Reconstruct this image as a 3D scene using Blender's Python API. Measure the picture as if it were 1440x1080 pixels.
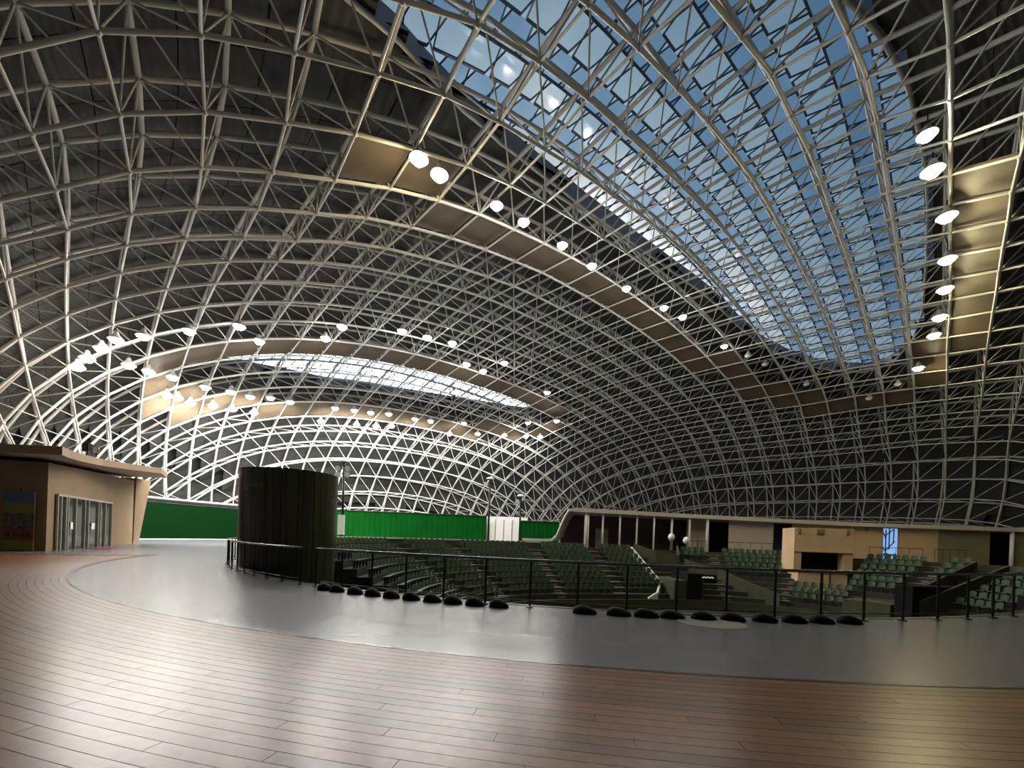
import bpy, bmesh, math, random
import numpy as np
from mathutils import Vector, Matrix
for o in list(bpy.data.objects): bpy.data.objects.remove(o)
SC = bpy.context.scene; COL = SC.collection
R = math.radians

# ---------------- camera, world, exposure ----------------
cam = bpy.data.cameras.new('camera'); camo = bpy.data.objects.new('camera', cam); COL.objects.link(camo)
cam.sensor_width = 36.0; cam.lens = 15.0; cam.shift_x = 0.0052; cam.shift_y = 0.1499
cam.clip_start = 0.05; cam.clip_end = 500
camo.matrix_world = Matrix.Translation((0, 0, 1.6)) @ Matrix.Rotation(R(90), 4, 'X') @ Matrix.Rotation(R(2), 4, 'Z')
SC.camera = camo
SC.view_settings.view_transform = 'Standard'; SC.view_settings.look = 'None'
SC.view_settings.gamma = 1.0; SC.view_settings.use_curve_mapping = False
SC.view_settings.exposure = 0.0
SC.cycles.max_bounces = 5; SC.cycles.diffuse_bounces = 2; SC.cycles.glossy_bounces = 3
SC.cycles.transparent_max_bounces = 10; SC.cycles.transmission_bounces = 3
SC.cycles.sample_clamp_indirect = 4.0

W = bpy.data.worlds.new('evening_sky'); SC.world = W; W.use_nodes = True
nt = W.node_tree; nt.nodes.clear()
def nn(t, typ, **kw):
    n = t.nodes.new(typ)
    for k, v in kw.items(): setattr(n, k, v)
    return n
tc = nn(nt, 'ShaderNodeTexCoord')
nrm = nn(nt, 'ShaderNodeVectorMath', operation='NORMALIZE'); nt.links.new(tc.outputs['Generated'], nrm.inputs[0])
dot = nn(nt, 'ShaderNodeVectorMath', operation='DOT_PRODUCT'); nt.links.new(nrm.outputs[0], dot.inputs[0])
g = Vector((-0.1, 1.0, 0.1)).normalized(); dot.inputs[1].default_value = g
no = nn(nt, 'ShaderNodeTexNoise'); no.inputs['Scale'].default_value = 5.0; no.inputs['Detail'].default_value = 5
nt.links.new(nrm.outputs[0], no.inputs['Vector'])
ad = nn(nt, 'ShaderNodeMath', operation='MULTIPLY_ADD'); nt.links.new(no.outputs['Fac'], ad.inputs[0]); ad.inputs[1].default_value = 0.16; nt.links.new(dot.outputs['Value'], ad.inputs[2])
cr = nn(nt, 'ShaderNodeValToRGB'); nt.links.new(ad.outputs[0], cr.inputs['Fac'])
el = cr.color_ramp.elements
el[0].position = 0.50; el[0].color = (0.07, 0.13, 0.22, 1)
el[1].position = 0.99; el[1].color = (6.0, 6.2, 6.3, 1)
for ps, cl in ((0.72, (0.16, 0.27, 0.38, 1)), (0.82, (0.30, 0.43, 0.54, 1)), (0.88, (0.74, 0.80, 0.85, 1)), (0.94, (3.4, 3.5, 3.6, 1))):
    e = el.new(ps); e.color = cl
bg = nn(nt, 'ShaderNodeBackground'); nt.links.new(cr.outputs['Color'], bg.inputs['Color']); bg.inputs['Strength'].default_value = 1.0
ow = nn(nt, 'ShaderNodeOutputWorld'); nt.links.new(bg.outputs[0], ow.inputs['Surface'])

NEARP = 0.27; FARP = 3.8      # power of the roof lamps
# ---------------- materials ----------------
M = {}
def mat(name, col, rough=0.5, metal=0.0, noise=None, emit=None, coat=0, bump=None, stripes=None, spec=0.5):
    m = bpy.data.materials.new(name); m.use_nodes = True; t = m.node_tree; b = t.nodes['Principled BSDF']
    b.inputs['Base Color'].default_value = (*col, 1); b.inputs['Roughness'].default_value = rough; b.inputs['Metallic'].default_value = metal
    b.inputs['Coat Weight'].default_value = coat; b.inputs['Specular IOR Level'].default_value = spec
    co = t.nodes.new('ShaderNodeTexCoord')
    if noise:
        scale, amt, stretch = noise
        mp = t.nodes.new('ShaderNodeMapping'); mp.inputs['Scale'].default_value = stretch; t.links.new(co.outputs['Object'], mp.inputs['Vector'])
        nz = t.nodes.new('ShaderNodeTexNoise'); nz.inputs['Scale'].default_value = scale; nz.inputs['Detail'].default_value = 4; t.links.new(mp.outputs[0], nz.inputs['Vector'])
        r = t.nodes.new('ShaderNodeValToRGB'); t.links.new(nz.outputs['Fac'], r.inputs['Fac'])
        r.color_ramp.elements[0].position = 0.3; r.color_ramp.elements[1].position = 0.7
        r.color_ramp.elements[0].color = (*[c * (1 - amt) for c in col], 1); r.color_ramp.elements[1].color = (*[min(1, c * (1 + amt)) for c in col], 1)
        t.links.new(r.outputs[0], b.inputs['Base Color'])
    if stripes:
        axis, scale, strength = stripes
        wv = t.nodes.new('ShaderNodeTexWave'); wv.wave_type = 'BANDS'; wv.bands_direction = axis; wv.inputs['Scale'].default_value = scale
        t.links.new(co.outputs['Object'], wv.inputs['Vector'])
        bp = t.nodes.new('ShaderNodeBump'); bp.inputs['Strength'].default_value = strength; bp.inputs['Distance'].default_value = 0.05
        t.links.new(wv.outputs['Fac'], bp.inputs['Height']); t.links.new(bp.outputs[0], b.inputs['Normal'])
    if emit:
        b.inputs['Emission Color'].default_value = (*emit[0], 1); b.inputs['Emission Strength'].default_value = emit[1]
    M[name] = m; return m
def sheer(name, tint, glossy=0.06):
    m = bpy.data.materials.new(name); m.use_nodes = True; t = m.node_tree; t.nodes.clear()
    tr = t.nodes.new('ShaderNodeBsdfTransparent'); tr.inputs['Color'].default_value = (*tint, 1)
    gl = t.nodes.new('ShaderNodeBsdfGlossy'); gl.inputs['Roughness'].default_value = 0.15
    mx = t.nodes.new('ShaderNodeMixShader'); mx.inputs[0].default_value = glossy
    t.links.new(tr.outputs[0], mx.inputs[1]); t.links.new(gl.outputs[0], mx.inputs[2])
    o = t.nodes.new('ShaderNodeOutputMaterial'); t.links.new(mx.outputs[0], o.inputs[0]); M[name] = m
mat('steel', (0.50, 0.49, 0.46), 0.45, 0.0, noise=(0.7, 0.08, (1, 1, 1)))
mat('joint', (0.45, 0.44, 0.42), 0.5)
mat('cladding', (0.028, 0.026, 0.023), 0.7, noise=(0.5, 0.25, (1, 1, 1)), stripes=('Z', 2.2, 0.6))
mat('soffit', (0.085, 0.062, 0.036), 0.6, noise=(0.8, 0.12, (1, 1, 1)))
mat('curb', (0.30, 0.30, 0.32), 0.6)
mat('glazing_bar', (0.07, 0.09, 0.12), 0.4, 0.3)
sheer('clear_glass', (0.50, 0.63, 0.76)); sheer('frosted_glass', (0.95, 0.95, 0.93))
mat('bell', (0.55, 0.55, 0.52), 0.35, 0.6)
mat('dark_metal', (0.010, 0.010, 0.010), 0.4, 0.4)
mat('rail_metal', (0.14, 0.14, 0.14), 0.25, 0.9)
mat('vinyl', (0.12, 0.12, 0.135), 0.27, spec=0.8, noise=(0.5, 0.05, (1, 1, 1)), coat=0.0)
mat('court', (0.008, 0.02, 0.010), 0.8)
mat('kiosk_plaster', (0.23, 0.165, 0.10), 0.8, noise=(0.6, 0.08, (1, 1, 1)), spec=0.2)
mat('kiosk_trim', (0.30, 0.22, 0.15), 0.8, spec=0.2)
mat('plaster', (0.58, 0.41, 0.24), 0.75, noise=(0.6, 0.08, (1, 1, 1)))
mat('plaster_light', (0.66, 0.47, 0.29), 0.7, noise=(0.8, 0.08, (1, 1, 1)))
mat('plaster_olive', (0.22, 0.20, 0.11), 0.8, noise=(0.8, 0.1, (1, 1, 1)))
mat('plaster_grey', (0.50, 0.43, 0.37), 0.8, noise=(30, 0.25, (1, 1, 1)))
mat('brown_wall', (0.10, 0.06, 0.045), 0.7, noise=(1, 0.2, (1, 1, 1)))
mat('white_paint', (0.75, 0.74, 0.72), 0.5)
mat('coping', (0.55, 0.55, 0.50), 0.6)
mat('canopy_white', (0.55, 0.51, 0.45), 0.6)
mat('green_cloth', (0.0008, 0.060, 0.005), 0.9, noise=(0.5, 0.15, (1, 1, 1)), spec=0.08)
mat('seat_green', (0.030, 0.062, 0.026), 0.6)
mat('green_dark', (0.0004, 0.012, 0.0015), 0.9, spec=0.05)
mat('seat_dark', (0.012, 0.02, 0.012), 0.5)
mat('concrete_dark', (0.022, 0.024, 0.015), 0.85, noise=(1.5, 0.2, (1, 1, 1)))
mat('stair', (0.16, 0.16, 0.13), 0.8)
mat('parapet', (0.040, 0.040, 0.016), 0.8, noise=(1, 0.2, (1, 1, 1)))
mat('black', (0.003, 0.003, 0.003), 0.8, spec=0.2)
mat('glass_dark', (0.02, 0.03, 0.025), 0.08, spec=0.8)
mat('alu', (0.45, 0.43, 0.38), 0.4, 0.5)
mat('red_mat', (0.25, 0.008, 0.015), 0.8)
mat('drum', (0.035, 0.038, 0.012), 0.32, noise=(1.2, 0.65, (6, 6, 0.25)), coat=0.3)
mat('blue_dark', (0.02, 0.05, 0.11), 0.4)
mat('ring_wall', (0.16, 0.15, 0.13), 0.8, stripes=('Z', 4, 0.5))
mat('white_wall', (0.75, 0.76, 0.76), 0.6)
mat('daylight', (0.2, 0.3, 0.5), 0.5, emit=((0.25, 0.45, 0.85), 0.9))
mat('foliage', (0.05, 0.08, 0.03), 0.7)
mat('bulb_white', (1, 1, 1), 0.5, emit=((1.0, 0.95, 0.86), 230.0))
mat('bulb_far', (1, 1, 1), 0.5, emit=((1.0, 0.96, 0.90), 140.0))
mat('bulb_warm', (1, 1, 1), 0.5, emit=((1.0, 0.86, 0.48), 170.0))
mat('bulb_off', (0.6, 0.6, 0.58), 0.4)
mat('led', (0.8, 0.8, 0.8), 0.5, emit=((0.8, 0.85, 0.9), 0.5))
mat('poster_blue', (0.05, 0.08, 0.16), 0.5); mat('poster_olive', (0.13, 0.12, 0.02), 0.5); mat('poster_photo', (0.06, 0.05, 0.035), 0.5, noise=(6, 0.8, (1, 1, 1)))
mat('poster_red', (0.16, 0.02, 0.008), 0.5); mat('poster_lime', (0.13, 0.14, 0.008), 0.5); mat('poster_ink', (0.02, 0.012, 0.01), 0.5)
def wood(name, seed):
    m = bpy.data.materials.new(name); m.use_nodes = True; t = m.node_tree; b = t.nodes['Principled BSDF']
    co = t.nodes.new('ShaderNodeTexCoord'); oi = t.nodes.new('ShaderNodeObjectInfo')
    nz = t.nodes.new('ShaderNodeTexNoise'); nz.inputs['Scale'].default_value = 9; nz.inputs['Detail'].default_value = 5
    t.links.new(co.outputs['Object'], nz.inputs['Vector'])
    r = t.nodes.new('ShaderNodeValToRGB'); t.links.new(nz.outputs['Fac'], r.inputs['Fac'])
    r.color_ramp.elements[0].color = (0.085, 0.036, 0.016, 1); r.color_ramp.elements[1].color = (0.21, 0.095, 0.045, 1)
    hs = t.nodes.new('ShaderNodeHueSaturation'); t.links.new(r.outputs[0], hs.inputs['Color'])
    ma = t.nodes.new('ShaderNodeMath'); ma.operation = 'MULTIPLY_ADD'; t.links.new(oi.outputs['Random'], ma.inputs[0]); ma.inputs[1].default_value = 0.6; ma.inputs[2].default_value = 0.75
    t.links.new(ma.outputs[0], hs.inputs['Value']); t.links.new(hs.outputs[0], b.inputs['Base Color'])
    b.inputs['Roughness'].default_value = 0.30; M[name] = m
wood('wood', 0)

# ---------------- helpers ----------------
class MB:
    def __init__(s): s.v = []; s.f = []
    def quad(s, a, b, c, d):
        n = len(s.v); s.v += [tuple(a), tuple(b), tuple(c), tuple(d)]; s.f.append((n, n + 1, n + 2, n + 3)); return s
    def hexa(s, lo, hi):       # two matching loops of 4
        L = [Vector(p) for p in lo]; m = sum((Vector(p) for p in hi), Vector()) / 4 - sum(L, Vector()) / 4
        if (L[2] - L[0]).cross(L[3] - L[1]).dot(m) < 0: lo = list(lo)[::-1]; hi = list(hi)[::-1]
        n = len(s.v); s.v += [tuple(p) for p in lo] + [tuple(p) for p in hi]
        s.f += [(n + 3, n + 2, n + 1, n), (n + 4, n + 5, n + 6, n + 7)] + [(n + i, n + (i + 1) % 4, n + 4 + (i + 1) % 4, n + 4 + i) for i in range(4)]; return s
    def box(s, c, size, rz=0.0):
        cx, cy, cz = c; a, b, h = [q / 2 for q in size]; co, si = math.cos(rz), math.sin(rz)
        pts = [(cx + x * co - y * si, cy + x * si + y * co) for x, y in ((-a, -b), (a, -b), (a, b), (-a, b))]
        return s.hexa([(x, y, cz - h) for x, y in pts], [(x, y, cz + h) for x, y in pts])
    def prism(s, poly, z0, z1):   # poly: list of (x,y) ; z may be list
        n = len(s.v); k = len(poly)
        za = z0 if isinstance(z0, (list, tuple)) else [z0] * k; zb = z1 if isinstance(z1, (list, tuple)) else [z1] * k
        s.v += [(p[0], p[1], z) for p, z in zip(poly, za)] + [(p[0], p[1], z) for p, z in zip(poly, zb)]
        s.f += [tuple(range(n + k - 1, n - 1, -1)), tuple(range(n + k, n + 2 * k))] + [(n + i, n + (i + 1) % k, n + k + (i + 1) % k, n + k + i) for i in range(k)]; return s
    def tube(s, pts, r, seg=6, cap=True):
        pts = [Vector(p) for p in pts]; rings = []
        for i, p in enumerate(pts):
            d = (pts[min(i + 1, len(pts) - 1)] - pts[max(i - 1, 0)]).normalized()
            a = d.orthogonal().normalized() if i == 0 else (rings[-1][1] - d * rings[-1][1].dot(d)).normalized()
            b = d.cross(a); n = len(s.v)
            rr = r[i] if isinstance(r, (list, tuple)) else r
            s.v += [tuple(p + (a * math.cos(2 * math.pi * k / seg) + b * math.sin(2 * math.pi * k / seg)) * rr) for k in range(seg)]
            rings.append((n, a))
        for (n0, _), (n1, _) in zip(rings, rings[1:]):
            s.f += [(n0 + k, n0 + (k + 1) % seg, n1 + (k + 1) % seg, n1 + k) for k in range(seg)]
        if cap:
            n = rings[0][0]; s.f.append(tuple(range(n + seg - 1, n - 1, -1))); n = rings[-1][0]; s.f.append(tuple(range(n, n + seg)))
        return s
    def lathe(s, c, prof, seg=16):   # prof [(r,z)]
        rings = []
        for r, z in prof:
            n = len(s.v); s.v += [(c[0] + r * math.cos(2 * math.pi * k / seg), c[1] + r * math.sin(2 * math.pi * k / seg), c[2] + z) for k in range(seg)]; rings.append(n)
        for a, b in zip(rings, rings[1:]): s.f += [(a + k, a + (k + 1) % seg, b + (k + 1) % seg, b + k) for k in range(seg)]
        s.f.append(tuple(range(rings[0] + seg - 1, rings[0] - 1, -1))); s.f.append(tuple(range(rings[-1], rings[-1] + seg)))
        return s
    def mesh(s, name, m, smooth=False):
        me = bpy.data.meshes.new(name); me.from_pydata(s.v, [], s.f); me.materials.append(M[m])
        if smooth: me.polygons.foreach_set('use_smooth', [True] * len(me.polygons))
        me.update(); return me
    def build(s, name, m, parent=None, smooth=False, loc=None):
        o = bpy.data.objects.new(name, s.mesh(name, m, smooth)); COL.objects.link(o)
        if parent is not None: o.parent = parent
        if loc is not None: o.location = loc
        return o
def empty(name, loc=(0, 0, 0), rz=0.0):
    o = bpy.data.objects.new(name, None); COL.objects.link(o); o.location = loc; o.rotation_euler[2] = rz; o.empty_display_size = 0.2; return o
def tag(o, label=None, cat=None, group=None, kind=None):
    if label: o['label'] = label
    if cat: o['category'] = cat
    if group: o['group'] = group
    if kind: o['kind'] = kind
    return o
def inst(name, me, parent=None, mw=None):
    o = bpy.data.objects.new(name, me); COL.objects.link(o)
    if parent is not None: o.parent = parent
    if mw is not None: o.matrix_local = mw
    return o
def pix(p):      # only used to rank pieces by how large they show
    y = max(p[1], 0.5); return (720 + 600 * p[0] / y, 756 - 600 * (p[2] - 1.6) / y) if p[1] > 0.5 else (-9999, -9999)
def inframe(p): 
    x, y = pix(p); return -40 < x < 1480 and -60 < y < 1120

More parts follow.
